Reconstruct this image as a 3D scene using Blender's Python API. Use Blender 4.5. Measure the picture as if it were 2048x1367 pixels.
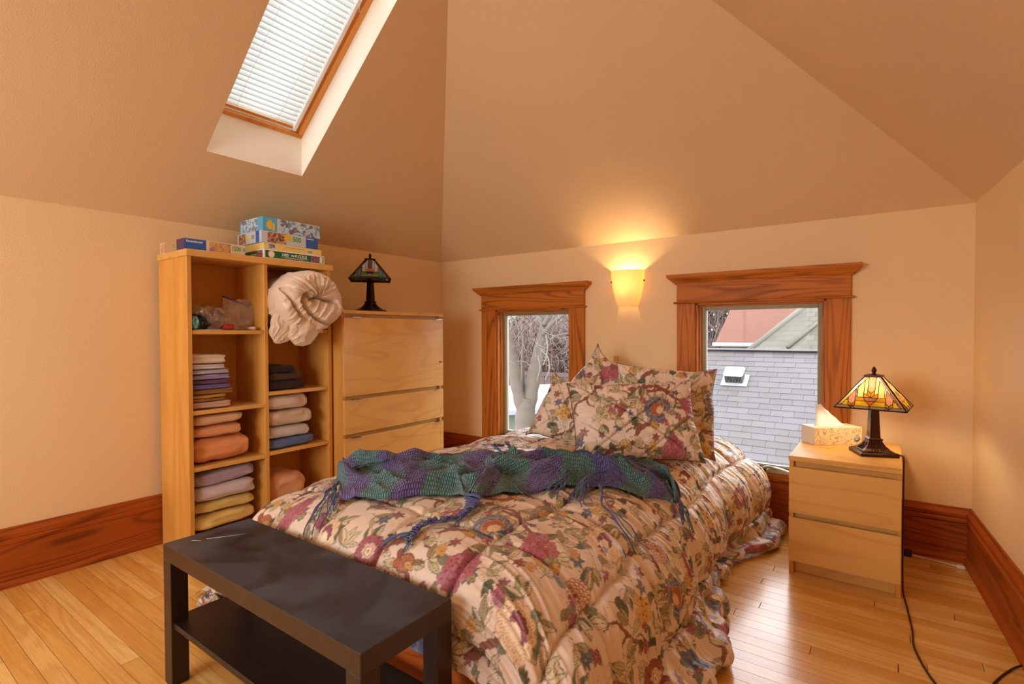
import bpy, bmesh, math, random
import numpy as np
from mathutils import Matrix, Vector

for o in list(bpy.data.objects):
    bpy.data.objects.remove(o)
SC = bpy.context.scene
COL = SC.collection
PI = math.pi

# ------------------------------------------------------------------ camera
F_PX, PITCH, YAW, ROLL, CAM_H = 1044.0, .0179, .6277, -.0036, 1.125
_f = Vector((-math.sin(YAW)*math.cos(PITCH), math.cos(YAW)*math.cos(PITCH), -math.sin(PITCH)))
_r = Vector((math.cos(YAW), math.sin(YAW), 0))
_u = _r.cross(_f)
_r, _u = math.cos(ROLL)*_r + math.sin(ROLL)*_u, math.cos(ROLL)*_u - math.sin(ROLL)*_r
cam_data = bpy.data.cameras.new('camera')
cam_data.sensor_width = 36.0
cam_data.sensor_fit = 'HORIZONTAL'
cam_data.lens = F_PX/2048*36.0
cam_data.clip_start = .02
cam = bpy.data.objects.new('camera', cam_data)
m = Matrix((_r, _u, -_f)).transposed().to_4x4()
m.translation = (0, 0, CAM_H)
cam.matrix_world = m
COL.objects.link(cam)
SC.camera = cam

# ------------------------------------------------------------------ view, world, large lights
vs = SC.view_settings
vs.view_transform = 'Standard'
vs.look = 'None'
vs.gamma = 1.0
vs.use_curve_mapping = False
vs.exposure = 0.22
SC.cycles.use_denoising = True
SC.cycles.use_adaptive_sampling = True
SC.cycles.adaptive_threshold = .025
SC.cycles.max_bounces = 9
SC.cycles.diffuse_bounces = 5
SC.cycles.transparent_max_bounces = 12
SC.cycles.sample_clamp_indirect = 6.0

world = bpy.data.worlds.new('overcast_sky')
SC.world = world
world.use_nodes = True
bg = world.node_tree.nodes['Background']
bg.inputs[0].default_value = (.95, .96, 1.0, 1)
bg.inputs[1].default_value = 5.5

def area_light(name, loc, direction, sx, sy, power, color):
    d = bpy.data.lights.new(name, 'AREA')
    d.shape = 'RECTANGLE'; d.size = sx; d.size_y = sy
    d.energy = power; d.color = color
    o = bpy.data.objects.new(name, d)
    o.location = loc
    o.rotation_euler = Vector(direction).to_track_quat('-Z', 'Y').to_euler()
    COL.objects.link(o)
    return o
# added fill light, unseen behind the camera, set in a made-up window
REAR_Y = -1.6
area_light('rear_fill_light', (-1.8, REAR_Y-.05, 1.35), (.05, 1, .03), 1.8, 1.15, 27, (1.0, .965, .92))
def point_light(name, loc, power, color, radius, parent=None):
    d = bpy.data.lights.new(name, 'POINT')
    d.energy = power; d.color = color; d.shadow_soft_size = radius
    o = bpy.data.objects.new(name, d); o.location = loc; o.parent = parent
    COL.objects.link(o)
    return o

def sky_portal(name, loc, direction, sx, sy):
    o = area_light(name, loc, direction, sx, sy, 1, (1, 1, 1))
    o.data.cycles.is_portal = True
    return o
sky_portal('window_sky_portal', (-2.24, 3.50, .80), (0, -1, 0), .70, 1.02)
sky_portal('skylight_sky_portal', (-2.49, 1.518, 2.66), (.652, 0, -.758), .56, 1.20)
sky_portal('window_sky_portal', (-.64, 3.50, .80), (0, -1, 0), .73, 1.02)

# ------------------------------------------------------------------ helpers: objects
def link(name, me, mat=None, parent=None, smooth=False):
    o = bpy.data.objects.new(name, me)
    COL.objects.link(o)
    if mat is not None:
        me.materials.append(mat)
    if parent is not None:
        o.parent = parent
    if smooth:
        me.shade_smooth()
    return o
def tag(o, label, cat=None, group=None, kind=None):
    o['label'] = label
    if cat: o['category'] = cat
    if group: o['group'] = group
    if kind: o['kind'] = kind
    return o
def thing(name, label, cat, loc=(0, 0, 0), rz=0, group=None):
    o = bpy.data.objects.new(name, None)
    o.empty_display_size = .05
    COL.objects.link(o)
    o.location = loc; o.rotation_euler = (0, 0, rz)
    return tag(o, label, cat, group)
def mesh(name, verts, faces):
    me = bpy.data.meshes.new(name)
    me.from_pydata([tuple(v) for v in verts], [], faces)
    me.update()
    return me
def bm_mesh(name, bm):
    me = bpy.data.meshes.new(name)
    bm.normal_update()
    bm.to_mesh(me); bm.free()
    return me
def bbox(bm, x0, x1, y0, y1, z0, z1):
    vs_ = [bm.verts.new(p) for p in ((x0,y0,z0),(x1,y0,z0),(x1,y1,z0),(x0,y1,z0),(x0,y0,z1),(x1,y0,z1),(x1,y1,z1),(x0,y1,z1))]
    for f in ((0,3,2,1),(4,5,6,7),(0,1,5,4),(1,2,6,5),(2,3,7,6),(3,0,4,7)):
        bm.faces.new([vs_[i] for i in f])
def box(name, d, mat, parent=None, bevel=.0015, seg=1):
    bm = bmesh.new(); bbox(bm, *d)
    if bevel:
        bmesh.ops.bevel(bm, geom=list(bm.edges), offset=bevel, segments=seg, affect='EDGES', profile=.6)
    return link(name, bm_mesh(name, bm), mat, parent)
def boxes(name, ds, mat, parent=None, bevel=0):
    bm = bmesh.new()
    for d in ds: bbox(bm, *d)
    if bevel: bmesh.ops.bevel(bm, geom=list(bm.edges), offset=bevel, segments=1, affect='EDGES')
    return link(name, bm_mesh(name, bm), mat, parent)
def prism(name, poly, axis, a0, a1, mat, parent=None, bevel=0):
    """extrude a closed 2D polygon along an axis; poly in the two other axes in cyclic order"""
    def P(p, a):
        return {'x': (a, p[0], p[1]), 'y': (p[0], a, p[1]), 'z': (p[0], p[1], a)}[axis]
    n = len(poly)
    v = [P(p, a0) for p in poly] + [P(p, a1) for p in poly]
    f = [tuple(range(n)), tuple(range(2*n-1, n-1, -1))] + [(i, (i+1) % n, n+(i+1) % n, n+i) for i in range(n)]
    me = mesh(name, v, f)
    bm = bmesh.new(); bm.from_mesh(me)
    bmesh.ops.recalc_face_normals(bm, faces=bm.faces)
    if bevel: bmesh.ops.bevel(bm, geom=list(bm.edges), offset=bevel, segments=1, affect='EDGES')
    bm.to_mesh(me); bm.free()
    return link(name, me, mat, parent)
def smooth_pts(pts, n=8):
    p = np.array(pts, float)
    if len(p) < 3: return p
    out = []
    q = np.vstack([2*p[0]-p[1], p, 2*p[-1]-p[-2]])
    for i in range(1, len(q)-2):
        t = np.linspace(0, 1, n, endpoint=False)[:, None]
        a, b, c, d = q[i-1], q[i], q[i+1], q[i+2]
        out.append(.5*((2*b)+(-a+c)*t+(2*a-5*b+4*c-d)*t*t+(-a+3*b-3*c+d)*t**3))
    out.append(p[-1:])
    return np.vstack(out)
def tube_data(pts, rad, n=8, cap=True):
    p = np.array(pts, float); N = len(p)
    r = np.full(N, rad) if np.isscalar(rad) else np.array(rad, float)
    t = np.gradient(p, axis=0); t /= np.linalg.norm(t, axis=1)[:, None]+1e-12
    ref = np.array([0, 0, 1.]) if abs(t[0, 2]) < .9 else np.array([1., 0, 0])
    u = np.cross(t[0], ref); u /= np.linalg.norm(u)
    V = []; 
    for i in range(N):
        u = u-t[i]*(u@t[i]); u /= np.linalg.norm(u)+1e-12
        w = np.cross(t[i], u)
        for k in range(n):
            a = 2*PI*k/n
            V.append(p[i]+r[i]*(math.cos(a)*u+math.sin(a)*w))
    Fc = [(i*n+k, i*n+(k+1) % n, (i+1)*n+(k+1) % n, (i+1)*n+k) for i in range(N-1) for k in range(n)]
    if cap:
        Fc += [tuple(range(n-1, -1, -1)), tuple((N-1)*n+k for k in range(n))]
    return V, Fc
def tube(name, pts, rad, mat, parent=None, n=8):
    V, Fc = tube_data(pts, rad, n)
    return link(name, mesh(name, V, Fc), mat, parent, True)
def tubes(name, list_pts, rad, mat, parent=None, n=6):
    V, Fc = [], []
    for p in list_pts:
        v, f = tube_data(p, rad, n); k = len(V)
        V += v; Fc += [tuple(i+k for i in q) for q in f]
    return link(name, mesh(name, V, Fc), mat, parent, True)
def lathe(name, prof, mat, parent=None, n=24, a0=0, a1=2*PI, sx=1, sy=1, close=True):
    full = abs(a1-a0-2*PI) < 1e-6
    m_ = n if full else n+1
    V = [(sx*r*math.cos(a0+(a1-a0)*k/n), sy*r*math.sin(a0+(a1-a0)*k/n), z) for r, z in prof for k in range(m_)]
    Fc = []
    for i in range(len(prof)-1):
        for k in range(n):
            k2 = (k+1) % m_
            Fc.append((i*m_+k, i*m_+k2, (i+1)*m_+k2, (i+1)*m_+k))
    if close and full:
        Fc += [tuple(range(m_-1, -1, -1)), tuple((len(prof)-1)*m_+k for k in range(m_))]
    return link(name, mesh(name, V, Fc), mat, parent, True)
def grid_mesh(name, P, colors=None, wrap_u=False, wrap_v=False, uv=None):
    """P: (n,m,3) array of points"""
    n, m_ = P.shape[:2]
    idx = np.arange(n*m_).reshape(n, m_)
    if wrap_u: idx = np.vstack([idx, idx[:1]])
    if wrap_v: idx = np.hstack([idx, idx[:, :1]])
    q = np.stack([idx[:-1, :-1], idx[:-1, 1:], idx[1:, 1:], idx[1:, :-1]], -1).reshape(-1, 4)
    me = bpy.data.meshes.new(name)
    me.vertices.add(n*m_)
    me.vertices.foreach_set('co', P.reshape(-1).astype(np.float32))
    me.loops.add(q.size)
    me.loops.foreach_set('vertex_index', q.reshape(-1).astype(np.int32))
    me.polygons.add(len(q))
    me.polygons.foreach_set('loop_start', np.arange(0, q.size, 4, dtype=np.int32))
    me.polygons.foreach_set('loop_total', np.full(len(q), 4, dtype=np.int32))
    me.polygons.foreach_set('use_smooth', np.ones(len(q), dtype=bool))
    me.update(calc_edges=True)
    me.validate()
    if colors is not None:
        at = me.color_attributes.new('print', 'FLOAT_COLOR', 'POINT')
        c = np.ones((n*m_, 4), np.float32); c[:, :3] = colors.reshape(-1, 3)
        at.data.foreach_set('color', c.reshape(-1))
    return me

# ------------------------------------------------------------------ helpers: numpy noise
def _hash(ix, iy, iz, s):
    h = (ix.astype(np.int64)*374761393 + iy.astype(np.int64)*668265263 + iz.astype(np.int64)*2147483647 + s*1274126177) & 0xffffffff
    h = ((h ^ (h >> 13))*1274126177) & 0xffffffff
    h = h ^ (h >> 16)
    return (h & 0xffff)/32767.5-1.0
def noise2(x, y, s=0):
    x, y = np.broadcast_arrays(np.asarray(x, float), np.asarray(y, float))
    ix, iy = np.floor(x).astype(np.int64), np.floor(y).astype(np.int64)
    fx, fy = x-ix, y-iy
    ux, uy = fx*fx*fx*(fx*(fx*6-15)+10), fy*fy*fy*(fy*(fy*6-15)+10)
    z = np.zeros_like(ix)
    a, b = _hash(ix, iy, z, s), _hash(ix+1, iy, z, s)
    c, d = _hash(ix, iy+1, z, s), _hash(ix+1, iy+1, z, s)
    return (a+(b-a)*ux)*(1-uy)+(c+(d-c)*ux)*uy
def noise3(x, y, z, s=0):
    iz = np.floor(np.asarray(z, float)).astype(np.int64); fz = z-iz
    uz = fz*fz*(3-2*fz)
    def layer(k):
        ix, iy = np.floor(x).astype(np.int64), np.floor(y).astype(np.int64)
        fx, fy = x-ix, y-iy
        ux, uy = fx*fx*(3-2*fx), fy*fy*(3-2*fy)
        a, b = _hash(ix, iy, k, s), _hash(ix+1, iy, k, s)
        c, d = _hash(ix, iy+1, k, s), _hash(ix+1, iy+1, k, s)
        return (a+(b-a)*ux)*(1-uy)+(c+(d-c)*ux)*uy
    return layer(iz)*(1-uz)+layer(iz+1)*uz
def fbm2(x, y, s=0, o=3):
    t = 0; a = 1; n = 0
    for i in range(o):
        t = t+a*noise2(x*2**i, y*2**i, s+i*17); n += a; a *= .5
    return t/n
def sstep(a, b, x):
    t = np.clip((x-a)/(b-a), 0, 1)
    return t*t*(3-2*t)
def lin(c):
    c = np.asarray(c, float)/255.0
    return np.where(c <= .04045, c/12.92, ((c+.055)/1.055)**2.4)
def L(r, g, b):
    c = lin((r, g, b)); return (float(c[0]), float(c[1]), float(c[2]), 1)
# ------------------------------------------------------------------ materials
class NT:
    def __init__(s, name):
        s.m = bpy.data.materials.new(name); s.m.use_nodes = True
        s.t = s.m.node_tree; s.t.nodes.clear()
        s.out = s.t.nodes.new('ShaderNodeOutputMaterial')
    def n(s, typ, **kw):
        nd = s.t.nodes.new('ShaderNode'+typ)
        for k, v in kw.items():
            if k.startswith('i_'):
                key = k[2:]
                nd.inputs[int(key) if key.isdigit() else key.replace('_', ' ')].default_value = v
            else: setattr(nd, k, v)
        return nd
    def l(s, a, b): s.t.links.new(a, b)
    def math(s, op, a, b=None, c=None):
        nd = s.n('Math', operation=op)
        for i, v in enumerate((a, b, c)):
            if v is None: continue
            if isinstance(v, (int, float)): nd.inputs[i].default_value = v
            else: s.l(v, nd.inputs[i])
        return nd.outputs[0]
    def mix(s, fac, a, b, mode='MIX'):
        nd = s.n('Mix', data_type='RGBA', blend_type=mode)
        for i, v in ((0, fac), (6, a), (7, b)):
            if isinstance(v, (int, float)): nd.inputs[i].default_value = v
            elif isinstance(v, tuple): nd.inputs[i].default_value = v
            else: s.l(v, nd.inputs[i])
        return nd.outputs[2]
    def ramp(s, fac, stops):
        nd = s.n('ValToRGB'); e = nd.color_ramp.elements
        while len(e) > 1: e.remove(e[-1])
        e[0].position, e[0].color = stops[0][0], stops[0][1]
        for p, c in stops[1:]:
            q = e.new(p); q.color = c
        s.l(fac, nd.inputs[0]); return nd.outputs[0]
    def coord(s, which='Object', scale=(1, 1, 1), rot=(0, 0, 0), rnd=0):
        tc = s.n('TexCoord') if which != 'Position' else s.n('NewGeometry')
        v = tc.outputs[which]
        mp = s.n('Mapping'); mp.inputs['Scale'].default_value = scale; mp.inputs['Rotation'].default_value = rot
        s.l(v, mp.inputs[0]); v = mp.outputs[0]
        if rnd:
            oi = s.n('ObjectInfo'); k = s.math('MULTIPLY', oi.outputs['Random'], float(rnd))
            cb = s.n('CombineXYZ')
            for i in range(3): s.l(k, cb.inputs[i])
            ad = s.n('VectorMath', operation='ADD'); s.l(v, ad.inputs[0]); s.l(cb.outputs[0], ad.inputs[1]); v = ad.outputs[0]
        return v
    def noise(s, vec, scale=5, detail=2, rough=.5, dist=0):
        nd = s.n('TexNoise'); nd.inputs['Scale'].default_value = scale; nd.inputs['Detail'].default_value = detail
        nd.inputs['Roughness'].default_value = rough; nd.inputs['Distortion'].default_value = dist
        s.l(vec, nd.inputs['Vector']); return nd.outputs['Fac']
    def bsdf(s, color, rough=.5, bump=None, bump_d=.001, **kw):
        b = s.n('BsdfPrincipled')
        if isinstance(color, tuple): b.inputs['Base Color'].default_value = color
        else: s.l(color, b.inputs['Base Color'])
        if isinstance(rough, (int, float)): b.inputs['Roughness'].default_value = rough
        else: s.l(rough, b.inputs['Roughness'])
        for k, v in kw.items():
            b.inputs[k.replace('_', ' ')].default_value = v
        if bump is not None:
            bp = s.n('Bump'); bp.inputs['Distance'].default_value = bump_d; bp.inputs['Strength'].default_value = 1
            s.l(bump, bp.inputs['Height']); s.l(bp.outputs[0], b.inputs['Normal'])
        s.l(b.outputs[0], s.out.inputs[0])
        return b
def plain(name, c, rough=.5, bump=0, bscale=60, **kw):
    t = NT(name); v = t.coord('Object')
    n1 = t.noise(v, bscale, 3)
    col = t.mix(n1, tuple(x*.92 for x in c[:3])+(1,), tuple(min(1, x*1.06) for x in c[:3])+(1,))
    t.bsdf(col, rough, n1 if bump else None, bump, **kw)
    return t.m
def wood(name, light, dark, long_axis='y', ring=9.0, stretch=.10, scale=5.0, pore=.35, rough=.45, coat=.0, contrast=.8, rnd=7, which='Object'):
    t = NT(name)
    sc = {'x': (stretch, 1, 1), 'y': (1, stretch, 1), 'z': (1, 1, stretch)}[long_axis]
    v = t.coord(which, sc, rnd=rnd)
    n1 = t.noise(v, scale, 1.5, .45, .6)
    w = t.math('SINE', t.math('MULTIPLY', n1, ring*6.283))
    w = t.math('MULTIPLY_ADD', w, .5, .5)
    w = t.math('POWER', w, 4.0)
    sp = {'x': (.02, 1, 1), 'y': (1, .02, 1), 'z': (1, 1, .02)}[long_axis]
    v2 = t.coord(which, sp, rnd=rnd*2)
    fine = t.noise(v2, 260, 2, .6)
    fine = t.math('SMOOTH_MIN', t.math('MULTIPLY', t.math('SUBTRACT', fine, .42), 3.0), 1.0, .1)
    fac = t.math('ADD', t.math('MULTIPLY', w, contrast*(1-pore)), t.math('MULTIPLY', fine, pore*contrast))
    big = t.noise(t.coord(which, (1, 1, 1), rnd=rnd), 2.2, 1)
    fac = t.math('MULTIPLY_ADD', t.math('SUBTRACT', big, .5), .5, fac)
    col = t.ramp(fac, [(0.0, light), (.55, tuple(.55*a+.45*b for a, b in zip(light, dark))), (1.0, dark)])
    t.bsdf(col, rough, fine, .0003, Coat_Weight=coat, Coat_Roughness=.15, Specular_IOR_Level=.18)
    return t.m
M = {}
def paint(name, c):
    t = NT(name); v = t.coord('Position')
    n1 = t.noise(v, 160, 2); n2 = t.noise(v, 1.3, 2)
    col = t.mix(n2, tuple(x*.95 for x in c[:3])+(1,), tuple(min(1, x*1.04) for x in c[:3])+(1,))
    t.bsdf(col, .62, n1, .0012)
    return t.m
M['wall'] = paint('wall_paint', L(237, 205, 155))
M['ceil'] = paint('ceiling_paint', L(222, 189, 143))
M['shaft'] = paint('shaft_paint', L(250, 242, 225))
M['oak_y'] = wood('stained_oak_along_y', L(196, 116, 40), L(92, 42, 8), 'y', 15, .075, 6, .30)
M['oak_x'] = wood('stained_oak_along_x', L(196, 116, 40), L(92, 42, 8), 'x', 15, .075, 6, .30)
M['oak_z'] = wood('stained_oak_along_z', L(196, 116, 40), L(96, 44, 8), 'z', 15, .075, 6, .30)
M['base_y'] = wood('baseboard_oak_along_y', L(168, 84, 28), L(82, 30, 7), 'y', 15, .075, 6, .30)
M['base_x'] = wood('baseboard_oak_along_x', L(168, 84, 28), L(82, 30, 7), 'x', 15, .075, 6, .30)
M['birch_h'] = wood('birch_veneer_across', L(226, 174, 96), L(198, 132, 54), 'y', 7, .20, 4.5, .3, .38, .15, .55)
M['birch_x'] = wood('birch_veneer_along_x', L(226, 174, 96), L(198, 132, 54), 'x', 7, .20, 4.5, .3, .38, .15, .55)
M['birch_v'] = wood('birch_veneer_upright', L(226, 168, 82), L(190, 122, 42), 'z', 2.2, .12, 5, .35, .4, .1, .7)
M['birch_in'] = wood('birch_foil_inside', L(222, 160, 82), L(196, 124, 50), 'z', 1.2, .08, 5, .6, .45, 0, .7)
def floor_mat():
    t = NT('oak_strip_floor')
    oi = t.n('ObjectInfo')
    v = t.coord('Position', (.07, 1, 1), rnd=9)
    n1 = t.noise(v, 16, 2, .5, .7)
    w = t.math('POWER', t.math('MULTIPLY_ADD', t.math('SINE', t.math('MULTIPLY', n1, 30)), .5, .5), 2.0)
    fine = t.noise(t.coord('Position', (.03, 1, 1), rnd=5), 300, 2, .6)
    blot = t.noise(t.coord('Position', (.6, 1, 1), rnd=3), 4.5, 3)
    base = t.ramp(oi.outputs['Random'], [(0, L(218, 160, 74)), (.2, L(236, 186, 100)), (.45, L(226, 172, 84)), (.7, L(246, 206, 126)), (1, L(234, 182, 98))])
    c1 = t.mix(t.math('MULTIPLY', w, .32), base, L(196, 128, 46))
    c2 = t.mix(t.math('MULTIPLY', t.math('SUBTRACT', fine, .35), .7), c1, L(168, 104, 40))
    c3 = t.mix(t.math('MULTIPLY', t.math('SUBTRACT', blot, .42), .9), c2, L(206, 136, 50))
    t.bsdf(c3, t.math('MULTIPLY_ADD', blot, .14, .18), fine, .0002, Coat_Weight=.45, Coat_Roughness=.16)
    return t.m
M['floor'] = floor_mat()
M['gap'] = plain('floor_gap_dark', L(70, 38, 14), .8)
M['chrome'] = plain('brushed_metal', L(200, 200, 205), .25, Metallic=1.0)
M['white'] = plain('white_plastic', L(235, 232, 226), .4)
M['cream'] = plain('cream_plastic', L(226, 214, 190), .45)
M['vinyl'] = plain('sash_vinyl_taupe', L(150, 130, 88), .45)
M['vinyl_lt'] = plain('sash_vinyl_light', L(186, 178, 162), .45)
M['brown_cord'] = plain('brown_cord_rubber', L(58, 32, 20), .45)
M['blackp'] = plain('black_plastic', L(22, 20, 20), .4)
def glass_pane():
    t = NT('window_glass')
    g = t.n('BsdfGlossy'); g.inputs['Roughness'].default_value = .02
    tr = t.n('BsdfTransparent'); tr.inputs[0].default_value = (.97, .98, .98, 1)
    mx = t.n('MixShader')
    lw = t.n('LayerWeight'); lw.inputs[0].default_value = .12
    t.l(t.math('MULTIPLY', lw.outputs['Fresnel'], .6), mx.inputs[0]); t.l(tr.outputs[0], mx.inputs[1]); t.l(g.outputs[0], mx.inputs[2])
    t.l(mx.outputs[0], t.out.inputs[0]); return t.m
M['glass'] = glass_pane()
# ------------------------------------------------------------------ room shell
XL, YB, ZW, SL = -3.19, 3.345, 1.74, .86
XR, RS = .325, .078                      # right wall: x at the back corner, outward drift towards the camera
RIDX = (XL+XR)/2; APY = YB-(RIDX-XL); RIDZ = ZW+SL*(RIDX-XL)
XRR = XR+(YB-REAR_Y)*RS
def cz(x): return ZW+SL*(x-XL)

# floor: a dark subfloor with every strip of oak laid on it
fl = box('floor', (XL-.1, XRR+.1, REAR_Y-.1, YB+.1, -.06, -.016), M['gap'], bevel=0)
tag(fl, 'glossy honey oak strip floor', 'floor', kind='structure')
bmp = bmesh.new(); bbox(bmp, 0, 1, 0, 1, 0, 1)
for v in bmp.verts:                                  # eased top edges
    if v.co.z > .5:
        v.co.y = .008 if v.co.y < .5 else .992
        v.co.x = .0008 if v.co.x < .5 else .9992
plank_me = bm_mesh('floorboard', bmp); plank_me.materials.append(M['floor'])
rng = random.Random(4)
PW = .0572; row = 0; y = YB-.02
rear = []
while y > REAR_Y:
    x = XL; first = True
    while x < XRR-.02:
        ln = rng.uniform(.55, 1.9) if not first else rng.uniform(.35, 1.5)
        first = False
        x1 = min(x+ln, XRR)
        if XRR-x1 < .3: x1 = XRR
        if y > .15:
            o = bpy.data.objects.new('floorboard', plank_me); COL.objects.link(o)
            o.parent = fl
            o.location = (x+.0003, y-PW+.0003, -.016); o.scale = (x1-x-.0008, PW-.0006, .016)
        else:
            rear.append((x+.0003, x1-.0003, y-PW+.0004, y-.0004, -.016, 0))
        x = x1
    y -= PW; row += 1
ro = boxes('floorboards', rear, M['floor'], fl); ro['kind'] = 'stuff'

# walls
T = .14
W1 = dict(x0=-2.577, x1=-1.902, z0=.30, z1=1.305)
W2 = dict(x0=-.997, x1=-.288, z0=.30, z1=1.305)
def wall_boxes(x0, x1, z0, z1, holes, y0, y1):
    out = []; x = x0
    for h in holes:
        out.append((x, h['x0'], y0, y1, z0, z1))
        out.append((h['x0'], h['x1'], y0, y1, z0, h['z0']))
        out.append((h['x0'], h['x1'], y0, y1, h['z1'], z1))
        x = h['x1']
    out.append((x, x1, y0, y1, z0, z1))
    return out
wb = boxes('wall_back', wall_boxes(XL-.02, XR+.02, -.05, ZW, (W1, W2), YB, YB+T), M['wall'])
tag(wb, 'pale apricot painted wall with two low windows', 'wall', kind='structure')
wl = box('wall_left', (XL-T, XL, REAR_Y-.02, YB+T, -.05, ZW), M['wall'], bevel=0)
tag(wl, 'pale apricot knee wall behind the bookcase', 'wall', kind='structure')
wr = link('wall_right', mesh('wall_right', [(XR, YB, -.05), (XRR, REAR_Y, -.05), (XRR, REAR_Y, ZW), (XR, YB, ZW), (XR+T, YB, -.05), (XRR+T, REAR_Y, -.05), (XRR+T, REAR_Y, ZW), (XR+T, YB, ZW)],
     [(0, 1, 2, 3), (7, 6, 5, 4), (0, 3, 7, 4), (1, 5, 6, 2), (3, 2, 6, 7), (0, 4, 5, 1)]), M['wall'])
tag(wr, 'pale apricot knee wall at the right edge', 'wall', kind='structure')
RW = dict(x0=-2.7, x1=-.9, z0=.80, z1=1.92)
rb = boxes('wall_rear', wall_boxes(XL, XRR, -.05, ZW, (dict(RW, z1=ZW),), REAR_Y-T, REAR_Y), M['wall'])
bm = bmesh.new(); bm.from_mesh(rb.data)
def quad(bm, pts): bm.faces.new([bm.verts.new(p) for p in pts])
zr = lambda x: min(cz(x), ZW+(XRR-x)*(RIDZ-ZW)/(XRR-RIDX))
for xa, xb, z_ in ((XL, RW['x0'], ZW), (RW['x0'], RIDX, RW['z1']), (RIDX, RW['x1'], RW['z1']), (RW['x1'], XRR, ZW)):
    quad(bm, [(xa, REAR_Y, z_), (xb, REAR_Y, z_), (xb, REAR_Y, zr(xb)+1e-4), (xa, REAR_Y, zr(xa)+1e-4)])
bm.to_mesh(rb.data); bm.free()
tag(rb, 'painted gable wall behind the camera', 'wall', kind='structure')
rw = thing('fill_window', 'added wide window behind the camera for the fill light', 'window', (0, REAR_Y-.02, 0)); rw['kind'] = 'structure'  # unseen window, added to carry the fill light
for d in ((RW['x0'], RW['x0']+.04), (RW['x1']-.04, RW['x1']), (-1.82, -1.78)):
    box('sash_stile', (d[0], d[1], -.04, .0, RW['z0'], RW['z1']), M['oak_z'], rw)
for d in ((RW['z0'], RW['z0']+.04), (RW['z1']-.04, RW['z1'])):
    box('sash_rail', (RW['x0'], RW['x1'], -.04, .0, d[0], d[1]), M['oak_x'], rw)

# vaulted ceiling with the skylight opening
SK = dict(x0=-2.825, x1=-1.87, y0=1.25, y1=1.785)
bm = bmesh.new()
def cpoly(pts): quad(bm, [(x, y_, z_) for x, y_, z_ in pts])
c3 = lambda x, y_: (x, y_, cz(x))
cpoly([c3(XL, REAR_Y), c3(XL, SK['y0']), c3(RIDX, SK['y0']), c3(RIDX, REAR_Y)])
cpoly([c3(XL, SK['y0']), c3(XL, SK['y1']), c3(SK['x0'], SK['y1']), c3(SK['x0'], SK['y0'])])
hx = XL+(YB-SK['y1'])
cpoly([c3(SK['x1'], SK['y0']), c3(SK['x1'], SK['y1']), c3(hx, SK['y1']), (RIDX, APY, RIDZ), c3(RIDX, SK['y0'])])
cpoly([c3(XL, SK['y1']), c3(XL, YB), c3(hx, SK['y1'])])
cpoly([(XL, YB, ZW), (XR, YB, ZW), (RIDX, APY, RIDZ)])
cpoly([(XR, YB, ZW), (XRR, REAR_Y, ZW), (RIDX, APY, RIDZ)])
cpoly([(XRR, REAR_Y, ZW), (RIDX, REAR_Y, RIDZ), (RIDX, APY, RIDZ)])
bmesh.ops.remove_doubles(bm, verts=bm.verts, dist=1e-5)
ce = link('ceiling', bm_mesh('ceiling', bm), M['ceil'])
tag(ce, 'warm tan vaulted ceiling of three sloping planes', 'ceiling', kind='structure')
# shaft lining: four white boards of the skylight well
DZ = .225                                    # vertical rise of the well above the ceiling plane
def top(x, y_): return (x, y_, cz(x)+DZ)
bm = bmesh.new()
a0, a1, b0, b1 = SK['x0'], SK['x1'], SK['y0'], SK['y1']
quad(bm, [c3(a0, b0), c3(a0, b1), top(a0-.005, b1), top(a0-.005, b0)])
quad(bm, [c3(a1, b1), c3(a1, b0), top(a1-.10, b0), top(a1-.10, b1)])
quad(bm, [c3(a0, b1), c3(a1, b1), top(a1-.10, b1), top(a0-.005, b1)])
quad(bm, [c3(a1, b0), c3(a0, b0), top(a0-.005, b0), top(a1-.10, b0)])
sh = link('skylight_shaft', bm_mesh('skylight_shaft', bm), M['shaft'], ce)
sh['label'] = 'white lining of the skylight well'

# skylight window and its blind, in the frame of the roof slope (u: +y, v: up the slope, n: outwards)
th = math.atan(SL); cs, sn = math.cos(th), math.sin(th)
SKM = Matrix(((0, cs, -sn, a0-.005), (1, 0, 0, b0), (0, sn, cs, cz(a0-.005)+DZ), (0, 0, 0, 1)))
SKU = b1-b0; SKV = (a1-.10-a0+.005)/cs
pine = wood('golden_pine', L(228, 160, 84), L(190, 110, 44), 'y', 2, .06, 9)
sk = thing('window_4', 'pine framed roof window in the left slope', 'skylight'); sk['kind'] = 'structure'
sk.matrix_world = SKM
for nm, d in (('frame_rail', (0, SKU, -.0, .024, -.004, .05)), ('frame_rail', (0, SKU, SKV-.03, SKV, -.004, .05)),
              ('frame_stile', (0, .026, .024, SKV-.03, -.004, .05)), ('frame_stile', (SKU-.026, SKU, .024, SKV-.03, -.004, .05))):
    box(nm, d, pine, sk)
box('sash_stile', (SKU-.044, SKU-.026, .024, SKV-.03, .012, .06), pine, sk)
box('sash_stile', (.026, .044, .024, SKV-.03, .012, .06), pine, sk)
box('sash_rail', (.044, SKU-.044, .024, .05, .02, .06), pine, sk)
box('pane', (.03, SKU-.03, .03, SKV-.04, .066, .070), M['glass'], sk, bevel=0)
t = NT('blind_slat_white')
d1 = t.n('BsdfDiffuse'); d1.inputs[0].default_value = L(248, 248, 244)
d2 = t.n('BsdfTranslucent'); d2.inputs[0].default_value = L(214, 220, 220)
mx = t.n('MixShader'); mx.inputs[0].default_value = .5
t.l(d1.outputs[0], mx.inputs[1]); t.l(d2.outputs[0], mx.inputs[2]); t.l(mx.outputs[0], t.out.inputs[0])
M['slat'] = t.m
bl = thing('venetian_blind', 'white venetian blind closed under the skylight glass', 'blind'); bl.matrix_world = SKM
U0, U1 = .05, SKU-.066
VB = .94
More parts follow.
